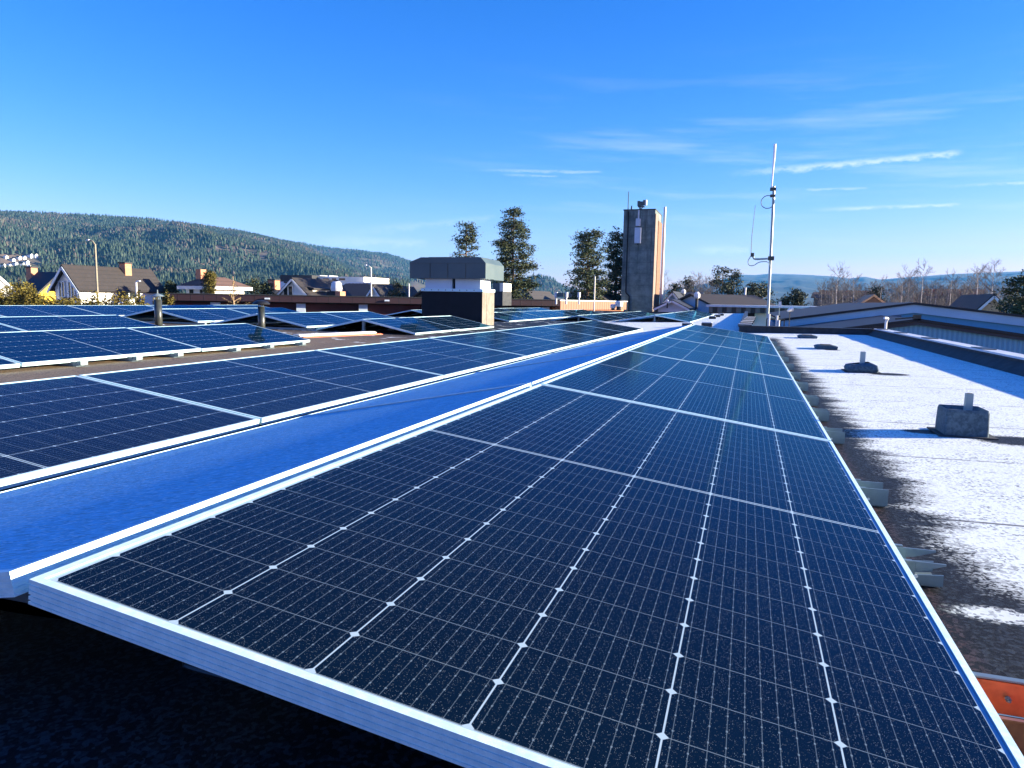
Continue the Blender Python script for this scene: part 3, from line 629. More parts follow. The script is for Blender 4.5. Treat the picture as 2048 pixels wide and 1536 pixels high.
# ------------------------------------------------------------------ vent pipes
def vent_pipe(x, y, ztop, r, label, cap):
    t_ = thing('vent_pipe', label, 'vent pipe', (x, y, zr(x)))
    mb = MB(); mb.tube([(x,y,zr(x)),(x,y,ztop)], r, 24); o = mb.build('pipe', M_pipe, t_)
    for p_ in o.data.polygons: p_.use_smooth = len(p_.vertices) == 4
    mb = MB()
    if cap == 'mushroom':
        prof = [(.13,-.015),(.135,-.005),(.12,.018),(.085,.040),(.04,.052),(.005,.056)]; z0 = ztop+.045
    else:
        prof = [(.10,-.002),(.10,.002),(.05,.028),(.02,.040),(.012,.045)]; z0 = ztop+.055
    mb.tube([(x,y,z0+b_) for a, b_ in prof], [a for a, b_ in prof], 24); o = mb.build('cap', M_black if cap == 'mushroom' else M_galv, t_)
    mb = MB()
    for k in range(3): a = k*2.1; mb.bar((x+cos(a)*r*.8,y+sin(a)*r*.8,ztop),(x+cos(a)*r*.8,y+sin(a)*r*.8,z0),.008,.008)
    if cap != 'mushroom': mb.tube([(x,y,z0+.04),(x,y,z0+.10)], .008, 6)
    mb.build('bracket', M_galv, t_)
a_ = aty(525,613,9.45); vent_pipe(-7.27, 9.45, a_.z, .053, 'black pipe with a mushroom cap rising at the end of the short blue row', 'mushroom')
a_ = aty(316,599,9.2); vent_pipe(-9.085, 9.22, a_.z, .058, 'dark grey pipe with a thin pointed rain hat, the left vent pipe', 'hat')

# ------------------------------------------------------------------ big exhaust housing
t_ = thing('exhaust_housing', 'big rooftop exhaust housing with a wide grey chamfered hood on a black felt plinth', 'exhaust housing', (-7.37,17.9,-.12))
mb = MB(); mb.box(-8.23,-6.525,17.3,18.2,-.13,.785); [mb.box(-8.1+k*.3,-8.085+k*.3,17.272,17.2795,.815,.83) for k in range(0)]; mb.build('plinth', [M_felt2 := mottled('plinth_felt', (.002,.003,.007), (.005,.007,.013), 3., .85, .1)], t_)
mb = MB(); mb.prism([(-6.523,17.30,-.10),(-6.523,17.62,-.10),(-6.523,17.62,.78),(-6.523,17.30,.78)], (.006,0,0)); mb.prism([(-6.523,17.63,-.10),(-6.523,18.2,-.10),(-6.523,18.2,.78),(-6.523,17.63,.78)], (.009,0,0)); mb.build('sunlit_side', mottled('sunlit_felt', (.15,.125,.10), (.24,.205,.17), 5., .85, .2), t_)  # plinth side in a much paler felt, sunlight put into its colour
mb = MB(); mb.box(-8.25,-6.50,17.28,18.22,.787,.862); mb.build('flashing', M_alu, t_); mb = MB(); [mb.box(-8.15+k*.2,-8.13+k*.2,17.272,17.2795,.815,.835) for k in range(8)]; mb.build('screws', M_slab, t_)
for s_, (a, c) in enumerate(((-8.16,-7.40),(-7.30,-6.60))):
    mb = MB(); mb.box(a,c,17.36,18.12,.864,1.118); mb.build('damper_box', [M_bluew, M_white][0], t_)  # white boxes coloured pale blue for their shaded fronts
mb = MB(); mb.box(-7.398,-7.302,17.45,18.0,.864,1.115); mb.build('gap_panel', M_dark, t_)
x0, x1, y0, y1, za, zb_, zc = -8.535, -6.40, 17.2, 18.66, 1.12, 1.545, 1.665
mb = MB()
ln = [(x0,za),(x1,za),(x1,zb_-.03),(x1-.14,zc),(x0+.32,zc),(x0,zb_)]
mb.prism([(a,y0,b_) for a, b_ in ln], (0,.66,0)); mb.prism([(a*1.0-.012*(1 if a > -7 else -1),y0+.67,b_-.012) for a, b_ in ln], (0,.79,0)); mb.build('hood', M_hood, t_)
mb = MB(); mb.box(x0+.5,x0+1.15,y0+.1,y1-.1,zc+.001,zc+.012); mb.build('hood_lid', M_hood, t_); mb = MB(); [mb.box(q,q+.008,17.190,17.1985,1.125,1.50) for q in (-7.95,-7.45,-6.95)]; mb.box(-8.5,-6.44,17.190,17.1985,1.508,1.514); mb.build('hood_seam', M_pipe, t_)
t_ = thing('exhaust_housing', 'small grey exhaust unit on a black base just behind the big vent housing', 'exhaust housing', (-8.9,24.,-.2))
a_ = aty(986,566,24.); c_ = aty(1005,597,24.); e_ = aty(999,583,24.)
mb = MB(); mb.box(a_.x,e_.x+.12,24.,25.,c_.z-.25,e_.z); mb.build('plinth', M_slab, t_)
mb = MB(); mb.box(a_.x,e_.x,23.98,24.9,e_.z+.002,a_.z); mb.build('unit', M_hood, t_)
mb = MB(); mb.box(e_.x+.001,e_.x+.14,24.0,24.9,e_.z+.004,a_.z); mb.build('lit_unit_side', M_cream, t_)  # cream strip paints the sunlit side of the grey unit
for i, (px_, py_, r) in enumerate(((1226,612,.14),(1238,607,.2))):
    a_ = aty(px_, py_, 46.5); t_ = thing('roof_fan', '%s rounded white roof fan at the foot of the tower' % ('smaller','larger')[i], 'roof fan', (a_.x,46.5,-.2), 'white roof fans by the tower')
    mb = MB(); mb.tube([(a_.x,46.5,a_.z+z_) for z_ in (-.5*r*2,-.2*r,.6*r,.85*r)], [r*1.2,r*1.3,r*1.25,r*.8], 14); mb.sm=False; mb.build('housing', M_copingw, t_)
    mb = MB(); mb.tube([(a_.x,46.5,a_.z-2*r),(a_.x,46.5,a_.z-r)], r*.8, 10); mb.build('neck', M_slab, t_)

# ------------------------------------------------------------------ generic buildings
GZ = -5.6
def gabled(name, label, x0, x1, y0, y1, ze, zr_, axis='y', wall=M_white, roof=M_roofd, z0=GZ, ov=.35, chim=None, wins=(), cat='house', group=None, barge=None, mat_end=None, th=.16, ridge_pos=.5):
    """axis = direction of the ridge; walls in world metres"""
    t_ = thing(name, label, cat, ((x0+x1)/2, (y0+y1)/2, z0), group)
    mb = MB(); 
    if axis == 'y':
        xm = x0+(x1-x0)*ridge_pos
        for yy in (y0, y1): mb.poly([(x0,yy,z0),(x1,yy,z0),(x1,yy,ze),(xm,yy,zr_),(x0,yy,ze)], 1)
        mb.quad((x0,y0,z0),(x0,y1,z0),(x0,y1,ze),(x0,y0,ze)); mb.quad((x1,y0,z0),(x1,y1,z0),(x1,y1,ze),(x1,y0,ze))
    else:
        ym = y0+(y1-y0)*ridge_pos
        for xx in (x0, x1): mb.poly([(xx,y0,z0),(xx,y1,z0),(xx,y1,ze),(xx,ym,zr_),(xx,y0,ze)], 1)
        mb.quad((x0,y0,z0),(x1,y0,z0),(x1,y0,ze),(x0,y0,ze)); mb.quad((x0,y1,z0),(x1,y1,z0),(x1,y1,ze),(x0,y1,ze))
    mb.build('wall', [wall, mat_end or wall], t_)
    rf = MB()
    def slope(a, m_, horiz):
        dx = m_-a; dz = zr_-ze; L = sqrt(dx*dx+dz*dz); ux, uz = dx/L, dz/L; nx, nz = -uz*(1 if dx > 0 else -1), abs(ux)
        e = (a-ux*ov, ze-uz*ov); r = (m_, zr_)
        pts = [e, r, (r[0], r[1]+th/nz*1.0), (e[0]+nx*th, e[1]+nz*th)]
        if horiz: rf.prism([(p[0], y0-ov, p[1]+.003) for p in pts], (0, y1-y0+2*ov, 0))
        else: rf.prism([(x0-ov, p[0], p[1]+.003) for p in pts], (x1-x0+2*ov, 0, 0))
    if axis == 'y': slope(x0, xm, True); slope(x1, xm, True)
    else: slope(y0, ym, False); slope(y1, ym, False)
    ro = rf.build('roof', roof, t_)
    if barge:
        bb = MB()
        if axis == 'y':
            for a in (x0, x1): bb.bar((a-(.3 if a == x0 else -.3), y0-ov-.03, ze-.3*(zr_-ze)/(xm-x0)), (xm, y0-ov-.03, zr_+.02), .05, .16)
        else:
            for a in (y0, y1): bb.bar((x1+ov+.03, a-(.3 if a == y0 else -.3), ze-.3*(zr_-ze)/(ym-y0)), (x1+ov+.03, ym, zr_+.02), .05, .16)
        bb.build('barge_board', barge, t_)
    if chim:
        for (cx, cy, cz, s_) in ([chim] if not isinstance(chim, list) else chim):
            cb = MB(); cb.box(cx-s_, cx+s_, cy-s_, cy+s_, cz-1.2, cz); co_ = cb.build('chimney', M_brickw, t_)
            cb = MB(); cb.box(cx-s_-.06, cx+s_+.06, cy-s_-.06, cy+s_+.06, cz+.002, cz+.12); cb.build('chimney_cap', M_slab, t_)
    for (face, a, c, z_, w, h) in wins:                       # face: 'S' on y0, 'E' on x1
        wb = MB(); fb = MB()
        if face == 'S':
            wb.box(a-w/2, a+w/2, y0-.03, y0-.01, z_-h/2, z_+h/2)
            for q in (-1, 0, 1): fb.box(a+q*w/2-.05, a+q*w/2+.05, y0-.07, y0-.032, z_-h/2, z_+h/2)
            for q in (-1, 1): fb.box(a-w/2-.05, a+w/2+.05, y0-.075, y0-.034, z_+q*h/2-.05, z_+q*h/2+.05)
        else:
            wb.box(x1+.01, x1+.03, a-w/2, a+w/2, z_-h/2, z_+h/2)
            for q in (-1, 0, 1): fb.box(x1+.032, x1+.07, a+q*w/2-.05, a+q*w/2+.05, z_-h/2, z_+h/2)
            for q in (-1, 1): fb.box(x1+.034, x1+.075, a-w/2-.05, a+w/2+.05, z_+q*h/2-.05, z_+q*h/2+.05)
        wo = wb.build('window', M_win, t_)
        fo = fb.build('window_frame', M_white if wall is not M_white else M_bluew, t_)
    return t_
def place(pxl, pxc, pxr, pye, pyr, depth):
    """near-right corner column pxc at given depth; returns x0,x1,y0,y1,ze,zr"""
    K = dep(pxc, pye, depth); x0 = aty(pxl, pye, K.y).x; y1 = atx(pxr, pye, K.x).y
    zz = aty((pxl+pxc)/2, pyr, K.y).z
    return x0, K.x, K.y, y1, K.z, zz
# white house with long dark roof
x0,x1,y0,y1,ze,zz = place(110,159,320,576,536,50)
gw = lambda px, py: aty(px, py, y0)
gabled('white_house', 'white house with a long dark tiled roof and small chimney behind the tall lamp', x0,x1,y0,y1,ze,zz, chim=(x0*.5+x1*.5+.2, atx(247,545,(x0+x1)/2).y, zz+.55,.3), barge=M_bluew,
   wins=[('S',gw(125,579).x,0,gw(125,579).z,.55,1.1),('S',gw(144,579).x,0,gw(144,579).z,.55,1.1),('E',atx(257,591,x1).y,0,atx(257,591,x1).z,2.2,.6)])
# yellow house: ridge along X, gable to the right
K = dep(72,592,58); ym = atx(118,549,K.x).y; zt = atx(118,549,K.x).z; y1 = 2*ym-K.y; xl = aty(30,578,K.y).x; ch = dep(88,545,62)
gabled('yellow_house', 'bright yellow boarded house with a black roof, partly hidden by the hedge', xl,K.x,K.y,y1,K.z,zt,'x',M_yellow,M_roofb,ov=.12, chim=(K.x-3.2,ym+.1,zt+.55,.3))
K = dep(25,582,50); K1 = atx(-45,580,K.x)
gabled('white_house', 'white gable at the left edge of the picture, low behind the hedge', K.x-7,K.x,K1.y,K.y,K.z,atx(-10,551,K.x).z,'x',M_white,M_copingw,ov=.15)
# hipped house
def hipped(name, label, x0, x1, y0, y1, ze, zt, wall, wall2, roof, wins=(), cat='house'):
    t_ = thing(name, label, cat, ((x0+x1)/2,(y0+y1)/2,GZ))
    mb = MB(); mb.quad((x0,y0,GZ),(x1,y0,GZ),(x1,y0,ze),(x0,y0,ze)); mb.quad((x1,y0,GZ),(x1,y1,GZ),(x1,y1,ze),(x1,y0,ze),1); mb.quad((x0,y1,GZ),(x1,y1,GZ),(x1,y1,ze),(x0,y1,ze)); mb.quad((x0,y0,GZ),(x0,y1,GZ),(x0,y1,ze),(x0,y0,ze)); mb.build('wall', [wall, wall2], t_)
    o = .45; a,b_,c,d = x0-o,x1+o,y0-o,y1+o; xm=(x0+x1)/2; hy=(x1-x0)*.5*.75; p, q = (xm,c+hy,zt),(xm,d-hy,zt)
    if p[1] > q[1]: p = q = (xm,(y0+y1)/2,zt)
    mb = MB(); mb.poly([(a,c,ze),(b_,c,ze),p]); mb.poly([(b_,c,ze),(b_,d,ze),q,p]); mb.poly([(b_,d,ze),(a,d,ze),q]); mb.poly([(a,d,ze),(a,c,ze),p,q]); mb.poly([(a,c,ze-.01),(b_,c,ze-.01),(b_,d,ze-.01),(a,d,ze-.01)]); mb.build('roof', roof, t_, fix=False)
    mb = MB(); mb.box(a-.02,b_+.02,c-.02,d+.02,ze-.28,ze-.02); mb.build('eaves', M_copingw, t_)
    mb = MB(); mb.box(xm-.6,xm-.1,p[1]-.3,p[1]+.3,zt-1.2,zt+.55); mb.build('chimney', M_brickw, t_)
    for (px1, px2, pz, h) in wins:
        a_ = aty(px1,pz,y0); c_ = aty(px2,pz,y0); mb = MB(); mb.box(a_.x,c_.x,y0-.03,y0-.01,a_.z-h/2,a_.z+h/2); mb.build('window', M_win, t_)
x0,x1,y0,y1,ze,zz = place(372,428,488,572,572,55); zt = dep(440,556,60).z
hipped('hipped_house', 'cream house with a brown hipped roof and brick chimney behind the two slim cypresses', x0,x1,y0,y1,ze,zt,M_bluew,M_cream,M_roofbr,[(379,387,583,1.2),(400,405,583,1.2)])  # cream house: front wall painted shade blue, right wall as lit
# blue-white gable house with dormer
x0,x1,y0,y1,ze,zz = place(556,622,702,596,560,62)
t5 = gabled('blue_gable_house', 'pale house with a steep gable and big dark roof behind the brown parapet', x0,x1,y0,y1,ze,zz,'y',M_bluew,M_roofd,barge=M_white,wins=[('S',aty(577,590,y0).x,0,aty(577,590,y0).z,1.0,1.6)])
a_ = atx(618,590,x1-.8); c_ = atx(652,590,x1-.8)
mb = MB(); mb.box(x1-3,x1-.4,a_.y,min(c_.y,a_.y+4.5),ze-.5,ze+.72); d_ = mb.build('dormer', M_cream, t5)
mb = MB(); L5 = min(c_.y-a_.y,4.5); mb.prism([(x1-3.2,a_.y-.3,zz-.25),(x1-.1,a_.y-.3,ze+.74),(x1-.1,a_.y-.3,ze+.86),(x1-3.2,a_.y-.3,zz-.1)], (0,L5+.6,0)); mb.build('dormer_roof', M_roofd, t5)
mb = MB()
for q in (.3,.62): mb.box(x1-.39,x1-.36,a_.y+L5*q-.3,a_.y+L5*q+.3,ze-.1,ze+.6)
mb.build('dormer_window', M_win, t5)
# neighbour dark roofs
x0,x1,y0,y1,ze,zz = place(700,735,760,600,577,66)
gabled('white_gable_house', 'small white gable house beside the lamp mast behind the brown parapet', aty(733,600,60).x,aty(766,600,60).x,60,68,aty(766,600,60).z,aty(748,575,60).z,'y',M_white,M_roofd,barge=M_white)
gabled('dark_roof_house', 'wide dark roof between the gable house and the small white gable', aty(650,598,70).x,aty(742,598,70).x,70,80,aty(700,600,70).z,aty(700,570,75).z,'x',M_roofd,M_roofd)
gabled('dark_roof_house', 'dark roofed house just left of the big vent housing', aty(822,600,60).x,aty(880,600,60).x,60,70,aty(822,600,60).z,aty(850,580,60).z,'y',M_roofd,M_roofd)
gabled('dark_roof_house', 'low dark roofed cottage with a tall chimney at the left end of the gable house', aty(520,594,64).x,aty(556,594,64).x,64,72,aty(540,596,64).z,aty(540,583,66).z,'y',M_cream,M_roofb,barge=M_white,chim=(aty(548,570,67).x,67,aty(548,561,67).z,.45))
# apartment block far behind
t_ = thing('apartment_block', 'white stepped apartment block with flat roofs at the foot of the wooded hill', 'apartment block', (aty(670,600,120).x,120,GZ))
def pxbox(name, mt, pa, pb, y, d, t_, z0=None):
    a_ = aty(*pa, y); c_ = aty(*pb, y); mb = MB(); mb.box(min(a_.x,c_.x),max(a_.x,c_.x),y,y+d,min(a_.z,c_.z) if z0 is None else z0,max(a_.z,c_.z)); return mb.build(name, mt, t_)
pxbox('upper_storey', M_roofb, (560,550),(624,575),118,8,t_)
pxbox('wall', M_cream, (624,553),(728,600),120,10,t_,GZ); pxbox('wall', M_white, (694,564),(741,600),116,3.9,t_,GZ); pxbox('wall', M_bluew, (548,563),(600,600),112,5.9,t_,GZ)
for (a, c) in ((628,640),(646,658),(664,672),(678,690)): pxbox('window', M_win, (a,556.5),(c,560.5),119.95,.03,t_)
for k in range(6): pxbox('window', M_win, (697+k*7,566.5),(701+k*7,569),115.95,.03,t_)
pxbox('roof_plant', M_copingw, (632,550.5),(640,553),121,3,t_); pxbox('roof_plant', M_copingw, (655,551),(659,553.5),121,3,t_)
t_ = thing('apartment_block', 'small cream block with a red roof edge right of the small white gable', 'apartment block', (aty(770,600,90).x,90,GZ))
pxbox('wall', M_cream, (757,582),(782,602),90,8,t_,GZ); pxbox('upper_storey', M_brickw, (757,577),(767,582),92,5,t_)
# houses behind the pines
gabled('grey_house', 'dark roofed house with a small dormer right of the tall pine', aty(1030,600,70).x,aty(1052,600,70).x,70,81,aty(1052,598,70).z,aty(1041,584.5,70).z,'y',M_bluew,M_roofd,barge=M_white,chim=(aty(1051,580,74).x,74,aty(1051,580,74).z,.3))
gabled('low_gable_house', 'small white gable partly behind the left tower pine', aty(1166,600,66).x,aty(1200,600,66).x,66,74,aty(1190,599,66).z,aty(1184,588,66).z,'y',M_white,M_roofd,barge=M_white)
gabled('dark_roof_house', 'long black roof with silver ducts behind the corrugated brown wall', aty(1135,597,75).x,aty(1170,597,75).x,75,82,aty(1150,600,75).z,aty(1150,584.5,78).z,'x',M_roofb,M_roofb)
for i, (pl, pr_) in enumerate(((1109,1116),(1129,1136),(1155,1161))):
    t_ = thing('duct_outlet', '%s silver duct outlet above the brown corrugated wall' % ('left','middle','right')[i], 'duct', (aty(pl,600,44).x,44,.3), 'silver duct outlets')
    a_ = aty((pl+pr_)/2, 592, 44); w = aty(pr_,592,44).x-aty(pl,592,44).x; top = aty(pl,584.5,44).z; bot = aty(pl,602,44).z
    mb = MB(); mb.tube([(a_.x,44,bot-.2),(a_.x,44,a_.z-.1),(a_.x,44,a_.z-.08),(a_.x,44,top)], [w*.25,w*.25,w*.5,w*.5], 14); mb.build('duct', M_copingw, t_)
    if i < 1: mb = MB(); mb.box(a_.x+w*.52,aty(1129,590,44).x,43.8,44.4,aty(1120,594,44).z,top-.03); mb.build('coil', M_hood, t_)
# houses right of the tower
gabled('blue_gable_house', 'pale blue low gable with a black roof at the right foot of the tower', aty(1316,617,60).x,aty(1372,617,60).x,60,69,aty(1372,617,60).z,aty(1340,603,60).z,'y',M_bluew,M_roofb,barge=M_white)
gabled('blue_gable_house', 'narrow pale gable with a black roof behind the low blue gable', aty(1334,605,72).x,aty(1356,605,72).x,72,84,aty(1356,600,72).z,aty(1345,587,72).z,'y',M_bluew,M_roofb,barge=M_white)
gabled('black_roof_house', 'black pitched roof with two white cowls behind the blue gables', aty(1350,600,80).x,aty(1395,600,80).x,80,90,aty(1370,602,80).z,aty(1370,587,83).z,'x',M_roofb,M_roofb)
xa = aty(1378,611,64).x; xb = aty(1427,611,64).x
cx_ = aty(1446,611,70).x
gh_ = gabled('dark_roof_house', 'big dark grey roofed house right of the blue gables, below the bare trees', cx_-2.4,cx_+2.4,66,74.5,aty(1427,611,70).z,aty(1446,592.5,70).z,'y',M_bluew,M_roofd); gh_.rotation_euler.z = radians(-38)
for i, (px_, py_, yy, r) in enumerate(((1367,583,80,.28),(1394,590,63.6,.3),(1335,602.5,59.6,.14))):
    a_ = aty(px_,py_,yy); t_ = thing('chimney_cowl', '%s white cowl on the roofs right of the tower' % ('round topmost','large middle','small lowest')[i], 'cowl', (a_.x,yy,a_.z-1), 'white cowls right of the tower')
    mb = MB(); mb.tube([(a_.x,yy,a_.z+q*r) for q in (-1,-.6,.3,.9)], [r*.55,r*.9,r*.9,r*.4], 10); mb.build('cowl', M_white, t_)
    mb = MB(); mb.tube([(a_.x,yy,a_.z-4*r),(a_.x,yy,a_.z-r)], r*.4, 8); mb.build('stem', M_slab, t_)
# long corrugated hall with the sign
t_ = thing('corrugated_hall', 'long low hall with dark corrugated fascia and cream wall beyond the antenna mast', 'hall', (aty(1540,630,58).x,58,GZ))
a_ = aty(1418,613,58); c_ = aty(1700,612,58); zf = aty(1500,626,58).z
mb = MB(); mb.box(a_.x,c_.x,58,58.4,zf,a_.z-.02); mb.build('fascia', M_corrd, t_)
mb = MB(); mb.box(a_.x-.2,c_.x+.2,57.8,78,a_.z-.018,a_.z+.14); mb.build('roof_edge', M_copingw, t_)
mb = MB(); mb.box(a_.x+.3,c_.x-.3,58.6,77,GZ,zf+.3); mb.build('wall', M_cream, t_)
mb = MB(); mb.box(a_.x,aty(1510,620,58).x,58.41,58.55,zf-.7,zf-.01); mb.build('soffit', M_dark, t_)
a_ = aty(1631,613,57.6); c_ = aty(1661,623,57.6)
t_ = thing('fascia_sign', 'white rectangular sign with a red mark and grey letters on the dark corrugated hall', 'sign', (a_.x,57.6,c_.z))
mb = MB(); mb.box(a_.x,c_.x,57.55,57.75,c_.z,a_.z); mb.build('board', mat('sign_white', (.85,.83,.76), .5), t_)
w = c_.x-a_.x; h = a_.z-c_.z
mb = MB(); mb.prism([(a_.x+w*.10,57.54,a_.z-h*.35),(a_.x+w*.19,57.54,a_.z-h*.28),(a_.x+w*.18,57.54,a_.z-h*.60),(a_.x+w*.13,57.54,a_.z-h*.68),(a_.x+w*.09,57.54,a_.z-h*.62)], (0,.008,0)); mb.build('red_mark', mat('sign_red', (.55,.12,.08), .5), t_)
mb = MB(); 
for k, (o_, ht) in enumerate(((.30,.22),(.34,.24),(.38,.20),(.43,.10),(.49,.12),(.53,.26),(.57,.20),(.61,.22),(.66,.30),(.73,.22),(.77,.24),(.81,.20),(.86,.14))): mb.box(a_.x+w*o_,a_.x+w*(o_+.022),57.54,57.548,a_.z-h*.62,a_.z-h*(.62-ht))
mb.build('lettering', mat('sign_grey', (.10,.10,.09), .5), t_)
mb = MB(); q_ = aty(1625,620,57.9); mb.box(q_.x-.25,a_.x-.02,57.7,57.95,c_.z,a_.z-.05); mb.build('side_box', M_dark, t_)

# ------------------------------------------------------------------ gabled hall at the right
def hall(y, pts_l, apex, pts_r, ylen, label, wallm, bandm, bandw, trim, depth_z):
    t_ = thing('gabled_hall', label, 'hall', (aty(*apex,y).x, y, GZ))
    A = aty(*pts_l, y); B = aty(*apex, y); C_ = aty(*pts_r, y)
    slp = (B.z-A.z)/(B.x-A.x); C2 = Vector((C_.x+3, y, C_.z+(C_.z-B.z)/(C_.x-B.x)*3))
    mb = MB(); mb.prism([(A.x+.05,y,depth_z),(C2.x,y,depth_z),(C2.x,y,C2.z-bandw),(B.x,y,B.z-bandw),(A.x+.05,y,A.z-bandw)], (0,ylen,0)); mb.build('wall', wallm, t_)
    mb = MB()
    for P0, P1 in ((A, B), (B, C2)):
        mb.prism([(P0.x,y-.12,P0.z-bandw),(P1.x,y-.12,P1.z-bandw),(P1.x,y-.12,P1.z-.06),(P0.x,y-.12,P0.z-.06)], (0,.11,0))
    mb.build('fascia', bandm, t_)
    mb = MB()
    for P0, P1 in ((A, B), (B, C2)):
        mb.prism([(P0.x-(.05 if P0 is A else 0),y-.2,P0.z-.055),(P1.x,y-.2,P1.z-.055),(P1.x,y-.2,P1.z+.03),(P0.x-(.05 if P0 is A else 0),y-.2,P0.z+.03)], (0,ylen+.4,0))
    mb.build('roof', trim, t_)
    return t_
th_ = hall(33., (1563,639), (1828,606), (2048,632), 22, 'wide low hall with a pale blue gable and broad light fascia at the right', M_smoothw, M_fascia, .40, M_roofb, GZ)
mb = MB(); a_ = aty(1783,630,32.93); c_ = aty(1802,637,32.93); mb.box(a_.x,c_.x,32.9,32.97,c_.z,a_.z); mb.build('wall_vent', mottled('vent_grey', (.09,.14,.2), (.11,.17,.24), 3., .6, 0), th_)
tl_ = hall(26., (1560,672), (1835,639), (2048,670), 6.5, 'nearer lower lean-to with corrugated wall and dark gable trim below the wide hall', M_corrw, mottled('brown_trim', (.035,.035,.05), (.05,.05,.065), 2., .6, 0), .17, M_roofb, GZ)
mb = MB(); a_ = aty(1826,633,25.9); mb.bar(aty(1790,638,25.9), aty(1826,635,25.9), .05, .05); mb.box(a_.x,a_.x+.22,25.8,25.95,a_.z-.12,a_.z+.06); tag(mb.build('flood_lamp', M_pipe), 'dark flood lamp on a thin pipe at the peak of the lean-to roof', 'lamp')

# ------------------------------------------------------------------ brown building wing
K0 = aty(300,585,40); KL = aty(1120,600.5,47.)
t_ = thing('brown_building', 'long brown clad building wing with a dark recess below its fascia, behind the panels', 'building', (-22,44,GZ))
a_ = aty(338,586,34.); c_ = aty(1120,600,46.5)
A = Vector((a_.x,34.,a_.z)); B = Vector((c_.x,46.5,c_.z))
d = Vector((B.x-A.x,B.y-A.y,0)).normalized(); n_ = Vector((d.y,-d.x,0)); L = (Vector((B.x,B.y,0))-Vector((A.x,A.y,0))).length
zt = (A.z+B.z)/2
fh = .42
def wingbox(o0, o1, d0, d1, z0, z1, mt, nm, t_=t_):
    mb = MB(); p = [Vector((A.x,A.y,0))+d*s_+n_*-q for s_, q in ((o0,d0),(o1,d0),(o1,d1),(o0,d1))]
    mb.prism([(v_.x,v_.y,z0) for v_ in p], (0,0,z1-z0)); return mb.build(nm, mt, t_)
M_cass = stripes('brown_cassettes', (.038,.017,.02), (.008,.005,.006), .62, 'x', .95, .5, 0., .008)
wingbox(0, L, 0, .3, zt-fh, zt-.03, M_cass, 'fascia'); wingbox(-.05, L+.02, -.05, 9, zt-.028, zt+.02, M_slab, 'roof')
wingbox(.1, L, .8, 8.5, GZ, zt-fh-.01, mottled('dark_red_wall', (.05,.012,.014), (.10,.02,.02), .35, .8, 0), 'wall'); wingbox(.0, L, .35, .78, zt-fh-.08, zt-fh-.02, M_dark, 'soffit')
for s_ in (2.2, 7.2, 11., 15., 19., 23.):
    if s_ < L: wingbox(s_, s_+.55, .42, .62, GZ, zt-fh-.09, M_bluew, 'pillar')
for s_ in (5.4, 12.6): 
    mb = MB(); p = Vector((A.x,A.y,0))+d*s_+n_*.06; mb.tube([(p.x,p.y-.02,zt-.24),(p.x+d.x*.3,p.y+d.y*.3-.02,zt-.24)], [.06,.06], 8); mb.build('wall_lamp', M_bluew, t_)
# sunlit corrugated return
t_ = thing('corrugated_building', 'low building with a sunlit orange brown corrugated wall left of the tower', 'building', (-15,50,GZ))
a_ = aty(1121,600.5,46.6); c_ = aty(1253,604,57.)
mb = MB(); q0 = Vector((a_.x,a_.y,0)); q1 = Vector((c_.x,c_.y,0)); back = Vector((-5,3,0)); zz = (a_.z+c_.z)/2
mb.prism([(q0.x,q0.y,zz-.62),(q1.x,q1.y,zz-.62),(q1.x+back.x,q1.y+back.y,zz-.62),(q0.x+back.x,q0.y+back.y,zz-.62)], (0,0,.6)); mb.build('wall', M_orange, t_)
mb = MB(); mb.prism([(q0.x,q0.y-.1,zz-.018),(q1.x+.1,q1.y,zz-.018),(q1.x+back.x,q1.y+back.y,zz-.018),(q0.x+back.x,q0.y+back.y,zz-.018)], (0,0,.07)); mb.build('roof', M_copingw, t_)
mb = MB(); mb.prism([(q0.x+.2,q0.y+.6,GZ),(q1.x-.3,q1.y+.5,GZ),(q1.x+back.x,q1.y+back.y,GZ),(q0.x+back.x,q0.y+back.y,GZ)], (0,0,GZ*-1+zz-.63)); mb.build('base_wall', M_brickw, t_)
# rooftop turbine vent on the brown wing
a_ = aty(674,592,44.5); t_ = thing('roof_turbine', 'white ventilator drum on a dark box above the brown parapet', 'ventilator', (a_.x,44.5,zt))
w_ = (aty(683,575,44.5).x-aty(663,575,44.5).x)
mb = MB(); mb.box(aty(658,590,44.5).x,aty(675,590,44.5).x,44.2,44.9,zt+.02,aty(664,583,44.5).z); mb.build('base_box', M_dark, t_)
mb = MB(); mb.box(aty(675.2,590,44.5).x,aty(685,590,44.5).x,44.2,44.9,zt+.02,aty(664,582.5,44.5).z); mb.build('side_box', M_brickw, t_)
mb = MB(); z1 = aty(673,582,44.5).z; z2 = aty(673,563,44.5).z; xx = aty(673,575,44.5).x
mb.tube([(xx,44.5,z1),(xx,44.5,z1+(z2-z1)*.3),(xx,44.5,z1+(z2-z1)*.85),(xx,44.5,z2)], [w_*.46,w_*.5,w_*.42,w_*.3], 16); mb.build('drum', M_copingw, t_)

